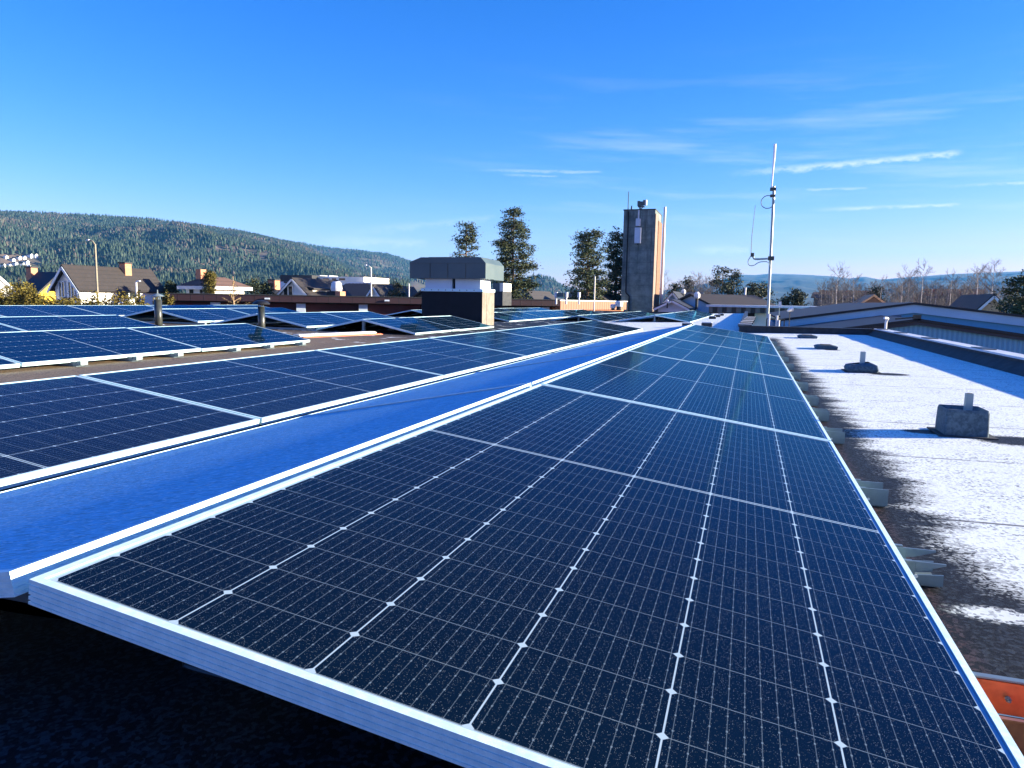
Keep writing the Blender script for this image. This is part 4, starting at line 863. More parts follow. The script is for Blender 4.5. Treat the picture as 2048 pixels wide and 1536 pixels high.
# ------------------------------------------------------------------ concrete tower
YT = 70.; a_ = aty(1248,421,YT); c_ = aty(1311,421,YT); zt_ = a_.z; e_ = aty(1246,610,YT)
x0, x1 = a_.x, c_.x; yb = atx(1321,500,x1).y
t_ = thing('concrete_tower', 'tall grey concrete tower with antennas, right of the pines', 'tower', ((x0+x1)/2,YT,GZ))
mb = MB(); mb.box(x0,x1,YT,yb,GZ,zt_); mb.build('shaft', M_conc, t_)
mb = MB(); mb.box(x1+.003,x1+.06,YT+.02,YT+1.9,GZ,zt_-.35); mb.build('side_facing', mottled('pink_render', (.17,.125,.10), (.24,.175,.14), 2., .8, 0), t_)
mb = MB(); mb.box(x1+.003,x1+.10,YT+2.1,yb-.2,GZ,zt_-.8); mb.build('brick_strip', mottled('tower_brick', (.16,.08,.05), (.24,.12,.07), 4., .9, .2), t_)
mb = MB(); px_ = x1+.28; mb.tube([(px_,yb,GZ),(px_,yb,aty(1323,414,yb).z)], [.16,.13], 10); mb.build('flue_pipe', M_white, t_)
mb = MB(); q_ = aty(1257,440,YT); mb.bar((q_.x,YT-.12,zt_-.1),(q_.x,YT-.12,aty(1251,585,YT).z),.10,.12); mb.bar((q_.x,YT-.12,aty(1251,585,YT).z),(q_.x+.35,YT-.12,aty(1251,592,YT).z),.1,.12); mb.bar((q_.x+.35,YT-.12,aty(1251,592,YT).z),(q_.x+.35,YT-.12,GZ),.1,.12)
mb.build('cable_ladder', M_dark, t_)
mb = MB(); mb.box(x0-.05,x1+.02,YT-.04,yb+.02,zt_+.001,zt_+.10); mb.build('coping', M_slab, t_)
def tw(nm, pa, pb, mt, dy0=-.45, dy1=-.12, par=t_):
    a_ = aty(*pa,YT); c_ = aty(*pb,YT); mb = MB(); mb.box(min(a_.x,c_.x),max(a_.x,c_.x),YT+dy0,YT+dy1,min(a_.z,c_.z),max(a_.z,c_.z)); return mb.build(nm, mt, par)
ta = thing('panel_antenna', 'upper short white panel antenna on the tower face', 'antenna', (aty(1276,445,YT).x,YT-.4,zt_-2), 'panel antennas on the tower')
tw('housing', (1273,438),(1280.5,452.5), M_bluew, par=ta); tw('bracket', (1277,421),(1279,438), M_copingw, -.25, -.12, ta)
a_ = aty(1282,438,YT); mb = MB(); c_ = aty(1280.6,452.5,YT); mb.box(c_.x+.003,c_.x+.03,YT-.44,YT-.1,c_.z,a_.z); mb.build('side', M_white, ta)  # white strip paints the sunlit side, the housing is tinted shade blue
ta = thing('panel_antenna', 'lower long white panel antenna on the tower face', 'antenna', (aty(1276,475,YT).x,YT-.4,zt_-5), 'panel antennas on the tower')
tw('housing', (1271,456),(1280.5,487), M_bluew, par=ta); tw('bracket', (1275,487.5),(1277,490), M_slab, -.25, -.12, ta)
c_ = aty(1280.6,487,YT); a_ = aty(1280.6,456,YT); mb = MB(); mb.box(c_.x+.003,c_.x+.08,YT-.44,YT-.1,c_.z,a_.z); mb.build('side', M_white, ta)  # same split of one white antenna into blue shaded front and lit side
ta = thing('dish_cluster', 'cluster of small teal antennas on a bracket on top of the tower', 'antenna', (aty(1281,420,YT).x,YT+.5,zt_+.1))
for (pa, pb, mt) in (((1274,401),(1279,411),M_hood),((1279.5,402),(1285,410),M_hood),((1285.5,399),(1289,409),M_hood),((1289.4,398.5),(1292,409),M_white),((1276,411.5),(1288,413),M_pipe)): tw('module', pa, pb, mt, .3, .7, ta)
mb = MB(); p0 = aty(1281,421,YT+.5); mb.bar((p0.x,YT+.5,zt_+.1),(aty(1276,412,YT+.5).x,YT+.5,aty(1276,412,YT+.5).z),.07,.07); mb.bar((p0.x,YT+.5,zt_+.1),(aty(1288,412,YT+.5).x,YT+.5,aty(1288,412,YT+.5).z),.07,.07); mb.bar((p0.x,YT+.5,zt_+.1),(p0.x,YT+.5,aty(1281,411,YT+.5).z),.08,.08); mb.build('stand', M_pipe, ta)
mb = MB(); q_ = aty(1256,421,YT+.5); r_ = aty(1256,383,YT+.5); mb.tube([(q_.x,YT+.5,zt_+.1),(q_.x,YT+.5,r_.z)], [.05,.035], 6); tag(mb.build('whip_antenna', M_hood), 'thin whip antenna at the left corner of the tower top', 'antenna')
mb = MB(); q_ = aty(1263,419,YT+.5); mb.box(q_.x-.06,q_.x+.06,YT+.4,YT+.6,zt_+.1,zt_+.35); mb.tube([(q_.x,YT+.5,zt_+.35),(q_.x,YT+.5,zt_+.5)], .06, 8); tag(mb.build('warning_light', M_hood), 'small warning light on the tower top beside the whip antenna', 'light')

# ------------------------------------------------------------------ street lamps and poles
def lamp(px, py0, py1, y, label, arm=None, r=.09, mt=M_mast):
    t = aty(px, py0, y); t_ = thing('street_lamp', label, 'street lamp', (t.x, y, GZ))
    mb = MB(); mb.tube([(t.x,y,GZ),(t.x,y,t.z)], [r*1.2,r*.9], 10); mb.build('pole', mt, t_)
    if arm:
        q = aty(*arm, y); mb = MB(); mb.tube(bez([(t.x,y,t.z-.05),(t.x+(q.x-t.x)*.4,y,t.z+(q.z-t.z)*.75),(q.x,y,q.z)], 4), .035, 6); mb.build('arm', mt, t_)
        mb = MB(); s_ = 1 if q.x > t.x else -1; mb.prism([(q.x-s_*r*.6,y-r,q.z-r*.5),(q.x+s_*r*3.2,y-r,q.z+.0),(q.x+s_*r*3,y-r,q.z+r*.9),(q.x,y-r,q.z+r*1.1)], (0,r*2,0)); mb.build('lamp_head', M_white, t_)
    return t_
lamp(190, 488, 608, 26, 'tall concrete street lamp in front of the white house with the long roof', (178,481), .048, mottled('pole_concrete', (.22,.20,.15), (.30,.27,.20), 4., .8, 0))
lamp(272, 565, 608, 27, 'short white street lamp before the lit wall of the white house', (275,563), .05, M_white)
lamp(742, 535, 597, 50, 'tall lamp mast behind the brown parapet, left of the vent housing', (733,531), .06, M_cream)
lamp(818, 567, 600, 50, 'thin short pole behind the brown parapet near the vent housing', None, .045, M_copingw)
lamp(1190, 553, 603, 45.5, 'thin pale flag pole in front of the left tower pine', None, .045, M_cream)
lamp(1019, 580, 600, 50, 'thin pole just left of the trunk of the tallest pine', None, .035, M_copingw)
lamp(1491, 575, 602, 90, 'wooden utility pole among the conifers right of the big dark roof', None, .12, M_copingw)

# ------------------------------------------------------------------ vegetation
def leafmat(name, c1, c2, c3, scale=1.6, rough=.7):
    def fn(b, p):
        g = b.n('ShaderNodeAttribute'); g.attribute_name = 'tint'; t = g.outputs['Fac']
        n = b.noise(oc(b), scale, 3.)
        c = b.mix(t, (*c1, 1), (*c2, 1)); c = b.mix(b.ss(n, .45, .7, 0., .7), c, (*c3, 1)); link(b, c, p.inputs['Base Color'])
        p.inputs['Specular IOR Level'].default_value = .25
    return mat(name, fn=fn, rough=rough)
M_pine = leafmat('pine_needles', (.022,.042,.022), (.058,.078,.030), (.085,.075,.022))
M_spr = leafmat('spruce_needles', (.022,.035,.020), (.045,.060,.028), (.07,.06,.02))
M_olive = leafmat('hedge_leaves', (.05,.05,.012), (.16,.13,.02), (.10,.065,.015), .8)
M_bark = mottled('bark', (.09,.06,.045), (.16,.11,.08), 4., .9, 0)
M_birch = mottled('birch_twigs', (.105,.095,.09), (.175,.155,.145), 2., .9, 0)
M_birchw = mottled('birch_bark', (.35,.31,.30), (.5,.46,.44), 3., .9, 0)
def tris_mesh(name, cen, size, mt, tint=None, flat=.6, asp=.5):
    """many small leaf faces, numpy; cen (N,3)"""
    N = len(cen); d = rng.normal(size=(N,3)); d[:,2] *= flat; d /= np.linalg.norm(d, axis=1)[:,None]
    e = rng.normal(size=(N,3)); e -= (e*d).sum(1)[:,None]*d; e /= np.linalg.norm(e, axis=1)[:,None]
    s = size*rng.uniform(.6, 1.4, N)[:,None]
    V = np.stack([cen-d*s*.5-e*s*asp*.5, cen+d*s*.5, cen-d*s*.5+e*s*asp*.5], 1).reshape(-1,3)
    me = bpy.data.meshes.new(name); me.vertices.add(3*N); me.vertices.foreach_set('co', V.ravel())
    me.loops.add(3*N); me.loops.foreach_set('vertex_index', np.arange(3*N)); me.polygons.add(N); me.polygons.foreach_set('loop_start', np.arange(0,3*N,3)); me.polygons.foreach_set('loop_total', np.full(N,3))
    me.update(calc_edges=True); me.validate(); me.materials.append(mt)
    at = me.attributes.new('tint', 'FLOAT', 'POINT'); tt = rng.random(N) if tint is None else tint
    at.data.foreach_set('value', np.repeat(tt, 3).astype(np.float32)); return me
def crown(h0, h1, prof, nb=90, lean=0., clump=34, leaf=.22, droop=.1, csize=.45, gaps=0., seed=0):
    """returns leaf centres, tints and branch list. prof(t)->radius"""
    r = np.random.default_rng(seed); cs = []; ti = []; br = []
    for i in range(nb):
        t = (i+r.random())/nb; z = h0+(h1-h0)*t; a = i*2.4+r.normal()*.5; R = prof(t)*r.uniform(.55, 1.12)
        up = r.uniform(-.15, .25)+.25*t
        tip = np.array([cos(a)*R, sin(a)*R, z+R*up-droop*R]); br.append(((0,0,z), tip))
        nc = max(1, int(R/(csize*.85)))
        for k in range(nc):
            f = 1-(k/nc)*.72; 
            if r.random() < gaps+.12: continue
            c = np.array([cos(a)*R*f, sin(a)*R*f, z+(R*up-droop*R)*f])+r.normal(size=3)*csize*.25
            m_ = int(clump*r.uniform(.5, 1.3)); q = r.normal(size=(m_,3))*np.array([csize*.55, csize*.55, csize*.26]); cs.append(c+q); ti.append(np.full(m_, r.random()*.6)+r.random(m_)*.4)
    return np.concatenate(cs), np.concatenate(ti), br
def tree(name, label, px, pyt, y, pyb, wpx, prof, cat='tree', mt=M_pine, group=None, trunk_r=.22, nb=90, crown0=.25, leaf=.26, clump=34, csize=.5, gaps=.1, seed=1, droop=.1, barkm=M_bark, zb=GZ):
    top = aty(px, pyt, y); hgt = top.z-zb; wr = wpx/FPX*(Vector((top.x,y,0)).dot(Vector((vf.x,vf.y,0)))/1.0)/2
    t_ = thing(name, label, cat, (top.x, y, zb), group, world=False)
    nb = int(nb*1.45); clump = int(clump*2.1); leaf *= .85
    cs, ti, br = crown(hgt*crown0, hgt*.985, lambda t: wr*prof(t), nb, clump=clump, csize=csize, gaps=gaps, seed=seed, droop=droop)
    me = tris_mesh('crown', cs, leaf, mt, ti); put('crown', me, t_)
    mb = MB(); mb.tube([(0,0,0),(.05,0,hgt*.3),(-.04,.03,hgt*.7),(0,0,hgt*.97)], [trunk_r,trunk_r*.8,trunk_r*.45,.03], 8)
    for (a, c) in br[::2]: mb.tube([a, ((a[0]+c[0])/2, (a[1]+c[1])/2, a[2]+(c[2]-a[2])*.4), tuple(c)], [trunk_r*.22,trunk_r*.15,.015], 4, cap=False)
    put('trunk', mb.mesh('trunk', barkm), t_)
    return t_
def lerp_prof(pts):
    xs, ys = zip(*pts); return lambda t: float(np.interp(t, xs, ys))
tree('pine_tree', 'tallest pine with a long open crown, right of the vent housing', 1028, 413, 62, 597, 92, lerp_prof([(0,.30),(.12,.75),(.25,.85),(.4,1.0),(.55,.85),(.7,.80),(.85,.50),(.95,.35),(1,.12)]), nb=120, crown0=.34, seed=3, leaf=.22, clump=30, gaps=.12, csize=.5)
tree('pine_tree', 'small pine top showing above the vent housing hood', 933, 443, 64, 515, 58, lerp_prof([(0,.9),(.3,.9),(.5,.95),(.68,.55),(.8,.75),(.95,.45),(1,.15)]), nb=80, crown0=.42, seed=5, leaf=.22, gaps=.15)
tree('pine_tree', 'dark pine with a ragged flat top between the tallest pine and the tower', 1178, 461, 60, 597, 82, lerp_prof([(0,.35),(.15,.75),(.35,.85),(.5,1.0),(.62,.75),(.75,.62),(.88,.60),(.97,.50),(1,.3)]), nb=110, crown0=.33, seed=8, leaf=.22, gaps=.15)
tree('pine_tree', 'narrow golden lit pine tucked against the left side of the tower', 1236, 459, 73, 597, 62, lerp_prof([(0,.65),(.2,.8),(.45,1.0),(.7,.8),(.85,.6),(1,.25)]), nb=110, crown0=.22, seed=11, leaf=.24, gaps=.05)
tree('pine_tree', 'dark pine cut by the right edge of the picture', 2052, 543, 50, 640, 70, lerp_prof([(0,.5),(.3,.6),(.6,1.),(.85,.8),(1,.3)]), nb=70, crown0=.35, seed=14, leaf=.22)
for i, (px, py, y, w, lb) in enumerate(((1447,534,95,58,'tall dark conifer right of the bare trees'),(1470,541,99,50,'conifer with a golden right side next to the tall dark one'),(1505,562,92,48,'lower dark conifer behind the utility pole'),(1526,566,96,46,'rounded dark conifer just left of the antenna mast'),(1378,557,100,34,'dark conifer above the black roof right of the tower'),(1350,567,98,22,'small pointed spruce close to the tower'),(1600,584,90,24,'small round conifer right of the antenna mast'),(1593,580,94,14,'thin pointed spruce right of the antenna mast'),(1572,594,90,16,'low conifer behind the corrugated hall'),(1757,575,95,16,'small pointed spruce behind the wide hall peak'),(2045,605,48,40,'low dark bush at the right edge below the pine'))):
    tree('conifer_tree', lb, px, py, y, 610, w, lerp_prof([(0,.8),(.3,1.),(.6,.85),(.85,.5),(1,.08)]), nb=60, crown0=.12, seed=20+i, leaf=.30, clump=26, csize=.6, mt=M_spr, trunk_r=.15)
cyp = lerp_prof([(0,.7),(.2,1.),(.6,.95),(.85,.6),(1,.15)])
for i, (px, py, y, w, lb) in enumerate(((414,541,44,11,'darker left of the two slim cypresses'),(422,544,43.6,11,'golden green right of the two slim cypresses'),(338,563,46,12,'taller small cypress right of the long roofed house'),(346,567,46,12,'shorter small cypress right of the long roofed house'))):
    tree('cypress_tree', lb, px, py, y, 600, w, cyp, nb=90, crown0=.04, seed=40+i, leaf=.14, clump=50, csize=.26, mt=[M_spr, M_olive, M_spr, M_spr][i], trunk_r=.08, gaps=0.)
for i, (px, py, y, w, lb) in enumerate(((508,563,52,36,'left brownish spruce behind the brown parapet'),(531,563,53,40,'right brownish spruce behind the brown parapet'),(795,566,60,34,'dark round topped tree behind the brown parapet'))):
    tree('conifer_tree', lb, px, py, y, 600, w, lerp_prof([(0,1),(.4,1.),(.7,.7),(.9,.4),(1,.12)]) if i < 2 else lerp_prof([(0,.9),(.5,1.),(.8,.85),(1,.5)]), nb=70, crown0=.05, seed=50+i, leaf=.22, clump=34, csize=.5, mt=M_spr, trunk_r=.12)
# young sparse spruce above the low tent
def sapling():
    top = aty(466,552,26.); t_ = thing('spruce_sapling', 'young bare topped spruce in front of the brown parapet', 'tree', (top.x,26.,GZ), world=False); h = top.z-GZ
    mb = MB(); mb.tube([(0,0,0),(0,0,h)], [.06,.012], 6); cs = []
    r = np.random.default_rng(4)
    for k in range(46):
        t = 1-(k/46)**1.0*.5; z = h*(t-.04); R = (1-t)*h*.50*r.uniform(.6,1.1)+.03; a = k*2.4; tip = (cos(a)*R, sin(a)*R, z+R*.55)
        mb.tube([(0,0,z), tip], [.012,.005], 4, cap=False)
        for q in range(int(8+R*40)): f = r.random(); cs.append((tip[0]*f+r.normal()*.02, tip[1]*f+r.normal()*.02, z+R*.55*f+r.normal()*.02))
    put('trunk', mb.mesh('trunk', mottled('pale_bark', (.38,.26,.16), (.5,.36,.22), 5., .8, 0)), t_)
    put('crown', tris_mesh('crown', np.array(cs), .07, leafmat('dry_needles', (.16,.13,.05), (.28,.20,.09), (.3,.2,.08))), t_)
sapling()
# hedge of separate shrubs at the far left
r = np.random.default_rng(9)
hedge = [(-40,578,60),(0,572,70),(45,568,64),(92,598,34),(118,593,58),(152,595,60),(185,598,46),(215,595,54),(250,593,58),(283,599,48),(318,598,34),(336,590,22),(60,582,40),(135,597,60)]
names_h = ['far left behind the last row','left edge, tall and yellow','below the yellow house, tallest','before the yellow wall','below the blue gable','right of the blue gable','left of the lamp post foot','right of the lamp post foot','under the long white wall','below the shaded window','thin one by the white lamp','small one by the left vent pipe','low front one under the yellow house','low front one under the blue gable']
for i, (px, py, w) in enumerate(hedge):
    y = 21.+r.uniform(0, 2)+(0 if i < 12 else -1); top = aty(px, py, y); dist = Vector((top.x,y,0)).dot(Vector((vf.x,vf.y,0))); R = w/FPX*dist/2*1.15; hh = top.z-GZ
    t_ = thing('hedge_shrub', 'olive leafed shrub of the hedge, '+names_h[i], 'shrub', (top.x,y,GZ), 'shrubs of the hedge at the left', world=False)
    N = 9000; u_ = r.normal(size=(N,3)); u_ /= np.linalg.norm(u_, axis=1)[:,None]; rad = r.uniform(.35,1.0,N)**.5
    lump = 1+.22*np.sin(u_[:,0]*7+i)+.18*np.sin(u_[:,2]*9+i*2)*np.cos(u_[:,1]*6)
    hr = 1.3; c = u_*(rad*lump)[:,None]*np.array([R, R*.9, hr]); c[:,2] += hh-hr*1.08
    tw_ = r.random(N) < .06; c[tw_,2] += r.random(tw_.sum())*.35
    put('foliage', tris_mesh('foliage', c, .11, M_olive, np.clip(.5+.5*np.sin(c[:,0]*3+i)*np.cos(c[:,2]*4), 0, 1)*.6+r.random(N)*.4), t_)
    mb = MB()
    for k in range(5): a = k*1.25; mb.tube([(0,0,0),(cos(a)*R*.3,sin(a)*R*.3,hh-hr*1.2),(cos(a)*R*.6,sin(a)*R*.6,hh-hr*.6)], [.06,.04,.012], 5)
    put('stem', mb.mesh('stem', M_bark), t_)
# bare birches
def birch_mesh(seed, h, spread=.33, dens=1.):
    r = random.Random(seed); tr = MB(); tw_ = MB()
    tr.tube([(0,0,0),(r.uniform(-.2,.2),0,h*.4),(r.uniform(-.3,.3),0,h*.75),(0,0,h*.93)], [.10,.075,.04,.008], 5, cap=False)
    def grow(p, d, L, rad, lev):
        q = p+d*L; tw_.tube([p, p+d*L*.5+Vector((r.uniform(-1,1),r.uniform(-1,1),r.uniform(-.3,.6)))*L*.08, q], [rad, rad*.7, rad*.35], 3, cap=False)
        if lev == 0: return
        for k in range(r.choice((3,4,4,5)) if lev > 1 else r.choice((4,5,6))):
            f = r.uniform(.2, 1.); a = Vector((r.uniform(-1,1), r.uniform(-1,1), r.uniform(-.3,.8))).normalized()
            grow(p+d*L*f, (d*.9+a*.75).normalized(), L*r.uniform(.38,.6), rad*.55, lev-1)
    for k in range(int(34*dens)):
        z = h*r.uniform(.22,.95); a = k*2.4; grow(Vector((0,0,z)), Vector((cos(a)*.8,sin(a)*.8,.75)).normalized(), (h*spread)*(1.18-z/h)**.8*r.uniform(.6,1.0), .022, 3)
    return tr.mesh('trunk', M_birchw), tw_.mesh('crown', M_birch)
BM = [birch_mesh(s_, 11., dens=d_) for s_, d_ in ((1,1.),(2,1.1),(3,.9),(4,1.))]
bspots = []
rb = random.Random(5)
main = [(1679,530,76,'tall airy twin topped birch right of the mast'),(1709,545,82,'birch right of the twin topped one'),(1807,548,80,'birch left of the round crowned one'),(1848,526,78,'round crowned tall birch above the wide hall peak'),(1822,536,86,'slender birch beside the round crowned one'),(1958,522,76,'tallest birch near the tan gable, crown spreading right'),(1990,522,88,'birch leaning next to the tallest one'),(1905,545,84,'birch between the round crowned one and the tan gable'),(1325,545,92,'faint birch right beside the tower'),(1398,540,98,'tall pale birch in the wood right of the tower')]
for px, py, y, lb in main: bspots.append((px, py, y, lb))
wood = [1646,1660,1672,1684,1697,1704,1716,1728,1745,1752,1770,1784,1803,1812,1827,1840,1855,1866,1878,1890,1900,1910,1921,1932,1943,1953,1962,1978,1985,1994,1362,1372,1380,1400,1410,1418,1427,1332,1340,1356,1366,1386,1392,1405,1414,1422,1432,1642,1655,1666,1690,1722,1738,1765,1778,1790,1798,1815,1832,1860,1872,1884,1895,1915,1926,1938,1948,1970,2000,2012,2024,2036]
for i, px in enumerate(sorted(wood)):
    py = (566 if px < 1500 else 568)+rb.uniform(-12, 12); y = rb.uniform(84, 120)
    side = 'between the tower and the conifers' if px < 1500 else ('between the mast and the hall peak' if px < 1800 else 'behind the right half of the wide hall')
    bspots.append((px, py, y, None, side))
cnt = {}
OR2 = ['first','second','third','fourth','fifth','sixth','seventh','eighth','ninth','tenth','eleventh','twelfth','thirteenth','fourteenth','fifteenth','sixteenth','seventeenth','eighteenth','nineteenth','twentieth','twenty first','twenty second','twenty third','twenty fourth','twenty fifth','twenty sixth','twenty seventh','twenty eighth','twenty ninth','thirtieth','thirty first','thirty second','thirty third','thirty fourth']
for i, s_ in enumerate(bspots):
    px, py, y, lb = s_[:4]; top = aty(px, py, y); hh = top.z-GZ
    if lb is None: cnt[s_[4]] = cnt.get(s_[4], 0)+1; lb = 'bare birch %s, %s from left' % (s_[4], OR2[cnt[s_[4]]-1])
    t_ = thing('birch_tree', lb, 'tree', (top.x,y,GZ), 'bare birches at the right', world=False); t_.rotation_euler.z = rb.uniform(0, 6.3); sc = hh/11.; t_.scale = (sc*.95, sc*.95, sc)
    tr, tm = BM[i % 4]
    put('trunk', tr, t_); put('crown', tm, t_)

# terraced houses far right, gables
t_ = thing('terraced_houses', 'long dark brick terrace with many chimneys behind the bare birches', 'terrace', (aty(1760,600,130).x,130,GZ))
a_ = aty(1636,592,130); c_ = aty(1745,590,130); mb = MB(); mb.box(a_.x,c_.x,130,138,GZ,a_.z-.3); mb.build('wall', M_roofd, t_)
mb = MB(); mb.prism([(a_.x-.5,129.5,a_.z-.3),(a_.x-.5,134,a_.z+.7),(a_.x-.5,138.5,a_.z-.3)], (c_.x-a_.x+1,0,0)); mb.build('roof', M_roofbr, t_)
for k in range(8): x_ = a_.x+(c_.x-a_.x)*(k+.4)/8; mb = MB(); mb.box(x_,x_+.9,131.5,132.5,a_.z-.3,a_.z+1.0); mb.build('chimney', M_brickw, t_)
t_ = thing('terraced_houses', 'dark terrace with orange chimneys left of the tan gable', 'terrace', (aty(1900,600,125).x,125,GZ))
a_ = aty(1850,594,125); c_ = aty(1975,593,125); mb = MB(); mb.box(a_.x,c_.x,125,133,GZ,a_.z-.3); mb.build('wall', M_roofd, t_)
mb = MB(); mb.prism([(a_.x-.5,124.5,a_.z-.3),(a_.x-.5,129,a_.z+.8),(a_.x-.5,133.5,a_.z-.3)], (c_.x-a_.x+1,0,0)); mb.build('roof', M_roofb, t_)
for k in range(7): x_ = a_.x+(c_.x-a_.x)*(k+.3)/7; mb = MB(); mb.box(x_,x_+.9,126.5,127.5,a_.z-.3,a_.z+1.3); mb.build('chimney', M_brickw, t_)
gabled('tan_gable_house', 'sunlit tan gable with pale barge boards at the far right', aty(1958,625,60).x,aty(2010,625,60).x,60,68,aty(2000,619,60).z,aty(1984,594,60).z,'y',M_tan,M_roofd,barge=M_copingw,ov=.2)
bpy.data.objects[-1] if False else None
gabled('brown_gable_house', 'small brown house with an orange gable edge behind the birches, left of the hall peak', aty(1725,612,78).x,aty(1768,612,78).x,78,84,aty(1730,607,78).z,aty(1755,593,78).z,'y',M_roofbr,M_orange if False else M_tan,ov=.2)

# ------------------------------------------------------------------ ground, hills, forest
def ground_fn(b, p):
    n = b.noise(wpos(b), .03, 6.); link(b, b.mix(b.ss(n, .35, .65), (.07,.065,.05,1), (.14,.12,.09,1)), p.inputs['Base Color'])
M_ground = mat('winter_ground', fn=ground_fn, rough=.95)
mb = MB(); mb.quad((-14000,-6000,GZ),(14000,-6000,GZ),(14000,16000,GZ),(-14000,16000,GZ)); tag(mb.build('ground', M_ground), kind='structure')
def hill_fn(b, p):
    n = b.noise(wpos(b), .006, 6., .6); n2 = b.noise(wpos(b), .03, 4., .6)
    c = b.mix(b.ss(n, .35, .6), (.045,.055,.035,1), (.15,.11,.085,1)); c = b.mix(b.ss(n2, .4, .7, 0., .5), c, (.05,.06,.04,1)); link(b, c, p.inputs['Base Color'])
M_hill = mat('hill_ground', fn=hill_fn, rough=.95)
def vnoise(x, y, seed=0):
    s = 0; 
    for k, (f_, a) in enumerate(((1/900.,1.),(1/420.,.5),(1/190.,.28),(1/90.,.12))):
        s = s+a*np.sin(x*f_*6.28+seed+k*1.7+1.3*np.sin(y*f_*5.1+k))*np.cos(y*f_*6.28*.9+seed*2+k*2.3+1.1*np.sin(x*f_*4.3))
    return s
def make_hill(name, sky_, D, r_in, amp, seed, foot=.0, power=1.25, mt=None):
    """skyline pixels at distance D become a ridge; real slopes run down towards the camera and behind"""
    azs = []; els = []
    for px, py in sky_: a, e = azel(px, py); azs.append(a); els.append(e)
    azs = np.array(azs); els = np.array(els); o = np.argsort(azs); azs, els = azs[o], els[o]
    na, nr = 260, 90; A_ = np.linspace(azs[0], azs[-1], na); T = np.linspace(0, 1.35, nr)
    def height(a, t):
        zt = H+D*np.tan(np.interp(a, azs, els)); rr = r_in+(D-r_in)*t; x = rr*np.sin(a); y = rr*np.cos(a)
        u = np.clip(t, 0, 1); up = u**power*(1.0-.0*u); down = np.where(t > 1, 1-(t-1)*2.0, 1.)
        base = GZ-3; nz = vnoise(x, y, seed)*amp*np.sin(np.clip(u, 0, 1)*pi)**.7
        return x, y, base+(zt-base)*up*down+nz*(u < 1)
    AA, TT = np.meshgrid(A_, T, indexing='ij'); X, Y, Z = height(AA, TT)
    V = np.stack([X, Y, Z], -1).reshape(-1, 3)
    F = [(i*nr+j, i*nr+j+1, (i+1)*nr+j+1, (i+1)*nr+j) for i in range(na-1) for j in range(nr-1)]
    me = bpy.data.meshes.new(name); me.from_pydata(V.tolist(), [], F); me.materials.append(mt or M_hill); me.polygons.foreach_set('use_smooth', [True]*len(F)); me.update()
    tag(put(name, me), kind='structure')
    return height, A_
def forest_mat():
    def fn(b, p):
        g = b.n('ShaderNodeAttribute'); g.attribute_name = 'tint'; t = g.outputs['Fac']
        c = b.mix(b.ss(t, .0, .6), (.030,.052,.038,1), (.065,.090,.065,1)); c = b.mix(b.ss(t, .62, .72), c, (.095,.083,.070,1)); link(b, c, p.inputs['Base Color'])
        p.inputs['Specular IOR Level'].default_value = .1
    return mat('forest', fn=fn, rough=.95)
M_forest = forest_mat()
def forest(name, height, A_, N, hmin, hmax, seed, tmin=.05, tmax=1.02, avoid=None):
    r = np.random.default_rng(seed); a = r.uniform(A_[0], A_[-1], N); t = tmin+(tmax-tmin)*r.random(N)**.75; x, y, z = height(a, t)
    dn = vnoise(x*1.7, y*1.7, seed+3)+r.normal(size=N)*.35; keep = dn > -1.15
    if avoid is not None: keep &= ~avoid(x, y, z, t)
    x, y, z, dn = x[keep], y[keep], z[keep], dn[keep]; N = len(x)
    birch = (vnoise(x*2.3+500, y*2.3, seed+9)+r.normal(size=N)*.5) > .62
    h = r.uniform(hmin, hmax, N)*np.where(birch, .8, 1.); w = h*r.uniform(.17,.26,N)*np.where(birch, 1.15, 1.)
    k = 4; ph = r.random(N)*6.28; V = np.zeros((N, 2*k+1, 3))
    for j in range(k):
        an = ph+j*2*pi/k; V[:,j,0] = x+np.cos(an)*w; V[:,j,1] = y+np.sin(an)*w; V[:,j,2] = z+h*.12
        V[:,k+j,0] = x+np.cos(an+.7)*w*.62*np.where(birch,1.4,1.); V[:,k+j,1] = y+np.sin(an+.7)*w*.62*np.where(birch,1.4,1.); V[:,k+j,2] = z+h*(.5+.2*birch)
    V[:,2*k,0] = x; V[:,2*k,1] = y; V[:,2*k,2] = z+h
    f = []
    for j in range(k): n_ = (j+1) % k; f += [(j, n_, k+j), (n_, k+n_, k+j), (k+j, k+n_, 2*k)]
    f = np.array(f); F = (f[None]+(np.arange(N)*(2*k+1))[:,None,None]).reshape(-1,3); M_ = len(F)
    me = bpy.data.meshes.new(name); me.vertices.add(N*(2*k+1)); me.vertices.foreach_set('co', V.ravel()); me.loops.add(3*M_); me.loops.foreach_set('vertex_index', F.ravel().astype(np.int32)); me.polygons.add(M_); me.polygons.foreach_set('loop_start', np.arange(0,3*M_,3)); me.polygons.foreach_set('loop_total', np.full(M_,3)); me.update(calc_edges=True); me.materials.append(M_forest)
    tint = np.where(birch, r.uniform(.72,1.,N), r.uniform(0,.6,N)); at = me.attributes.new('tint','FLOAT','POINT'); at.data.foreach_set('value', np.repeat(tint, 2*k+1).astype(np.float32))
    return put(name, me)
sky1 = [(-500,440),(-250,430),(0,427),(100,430),(200,435),(300,441),(400,453),(480,465),(540,480),(600,497),(660,520),(720,546),(770,566),(820,590)]
h1, A1 = make_hill('hill', sky1, 2300, 620, 26, 2.)
sky2 = [(350,478),(480,478),(545,481),(600,488),(665,499),(726,504),(780,514),(822,526),(880,545),(960,567),(1060,560),(1090,565),(1110,574),(1135,592),(1170,612)]
h2, A2 = make_hill('hill', sky2, 3800, 1500, 30, 5.)
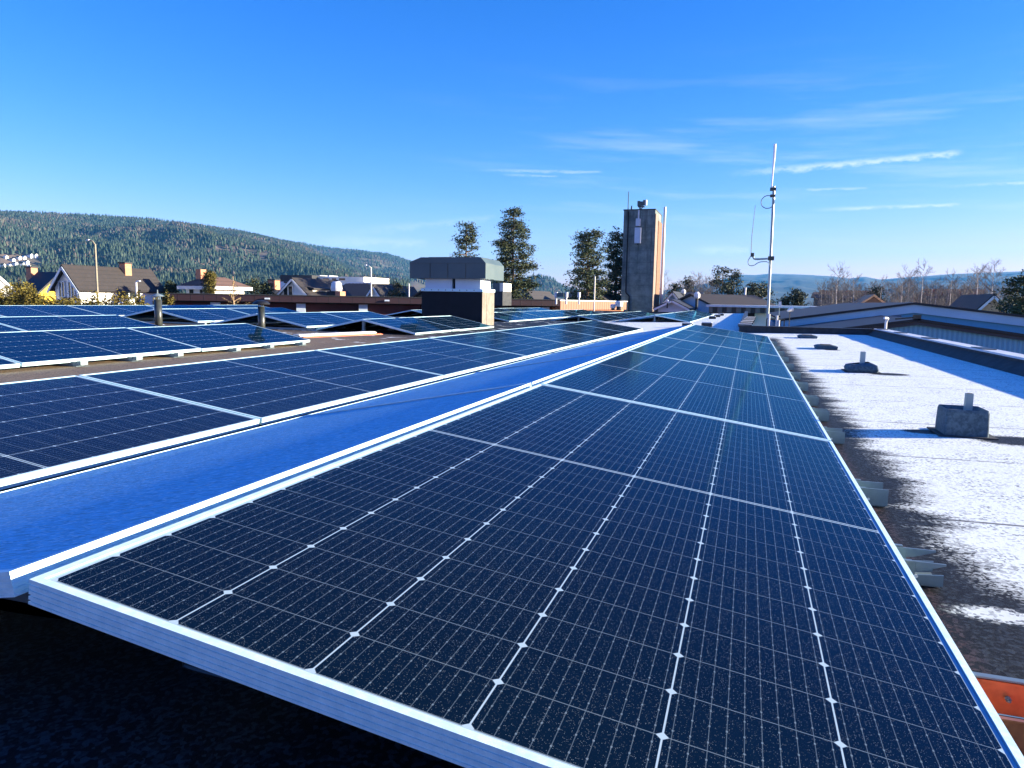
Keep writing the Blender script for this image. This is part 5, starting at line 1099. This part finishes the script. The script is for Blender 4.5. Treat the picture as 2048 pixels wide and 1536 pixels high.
sky3 = [(1180,600),(1300,585),(1400,570),(1482,549),(1510,550),(1540,547),(1600,549),(1660,552),(1700,557),(1730,553),(1760,559),(1800,556),(1860,551),(1900,548),(1980,545),(2048,542),(2200,538),(2500,540)]
h3, A3 = make_hill('hill', sky3, 7800, 3300, 16, 9., power=.9, mt=mottled('far_wooded_slope', (.012,.022,.02), (.035,.045,.04), .01, .95, 0))
def clearing(x, y, z, t):
    a = np.arctan2(x, y); lo = azel(-60, 540)[0]; hi = azel(85, 540)[0]
    e = np.arctan2(z-H, np.hypot(x, y)); return (a > lo) & (a < hi) & (e > azel(40,548)[1]) & (e < azel(40,512)[1])
tag(forest('forest', h1, A1, 75000, 7, 12.5, 1, avoid=clearing), 'dense mixed spruce and birch wood covering the left hillside', 'forest', kind='stuff')
tag(forest('forest', h2, A2, 30000, 10, 17, 2, tmin=.2), 'distant spruce wood covering the second ridge behind the vent housing', 'forest', kind='stuff')
# hillside village
rv = random.Random(3); hv = [(6,534),(18,536),(34,541),(44,536),(58,540),(25,523),(38,521),(48,519),(60,518),(70,517),(12,522),(30,531),(66,543),(3,543),(52,530)]
def on_hill(px, py):
    a, e = azel(px, py); best = None
    for t in np.linspace(.05, .98, 240):
        x, y, z = h1(np.array([a]), np.array([t])); ee = atan2(z[0]-H, sqrt(x[0]**2+y[0]**2))
        if ee >= e: return x[0], y[0], z[0]
    return x[0], y[0], z[0]
for i, (px, py) in enumerate(hv):
    x, y, z = on_hill(px, py); w = rv.uniform(3, 5); l = rv.uniform(4, 9)
    gabled('hillside_house', 'tiny pale house on the left hillside, %s of the cluster counted from the left' % OR2[sorted(q[0] for q in hv).index(px)], x-l/2, x+l/2, y-w/2, y+w/2, z+2.8, z+4.6, 'x', [M_white,M_cream,M_bluew][i % 3], [M_roofd,M_white,M_roofbr][i % 3], z0=z-3, ov=.3, group='houses on the left hillside')

# ------------------------------------------------------------------ haze
hz = MB(); hz.box(-8200, 8200, -800, 10500, GZ-1, 700); ho = hz.build('haze', [])
Mh = bpy.data.materials.new('air'); Mh.use_nodes = True; n_ = Mh.node_tree; n_.nodes.clear(); o_ = n_.nodes.new('ShaderNodeOutputMaterial'); v_ = n_.nodes.new('ShaderNodeVolumePrincipled')
v_.inputs['Color'].default_value = (.09,.40,.88,1); v_.inputs['Density'].default_value = 8e-5; v_.inputs['Anisotropy'].default_value = 0.
n_.links.new(v_.outputs[0], o_.inputs['Volume']); ho.data.materials.append(Mh); tag(ho, 'thin blue winter haze', 'haze', kind='stuff')
for o in COL.objects:
    if o.get('w') is not None: del o['w']
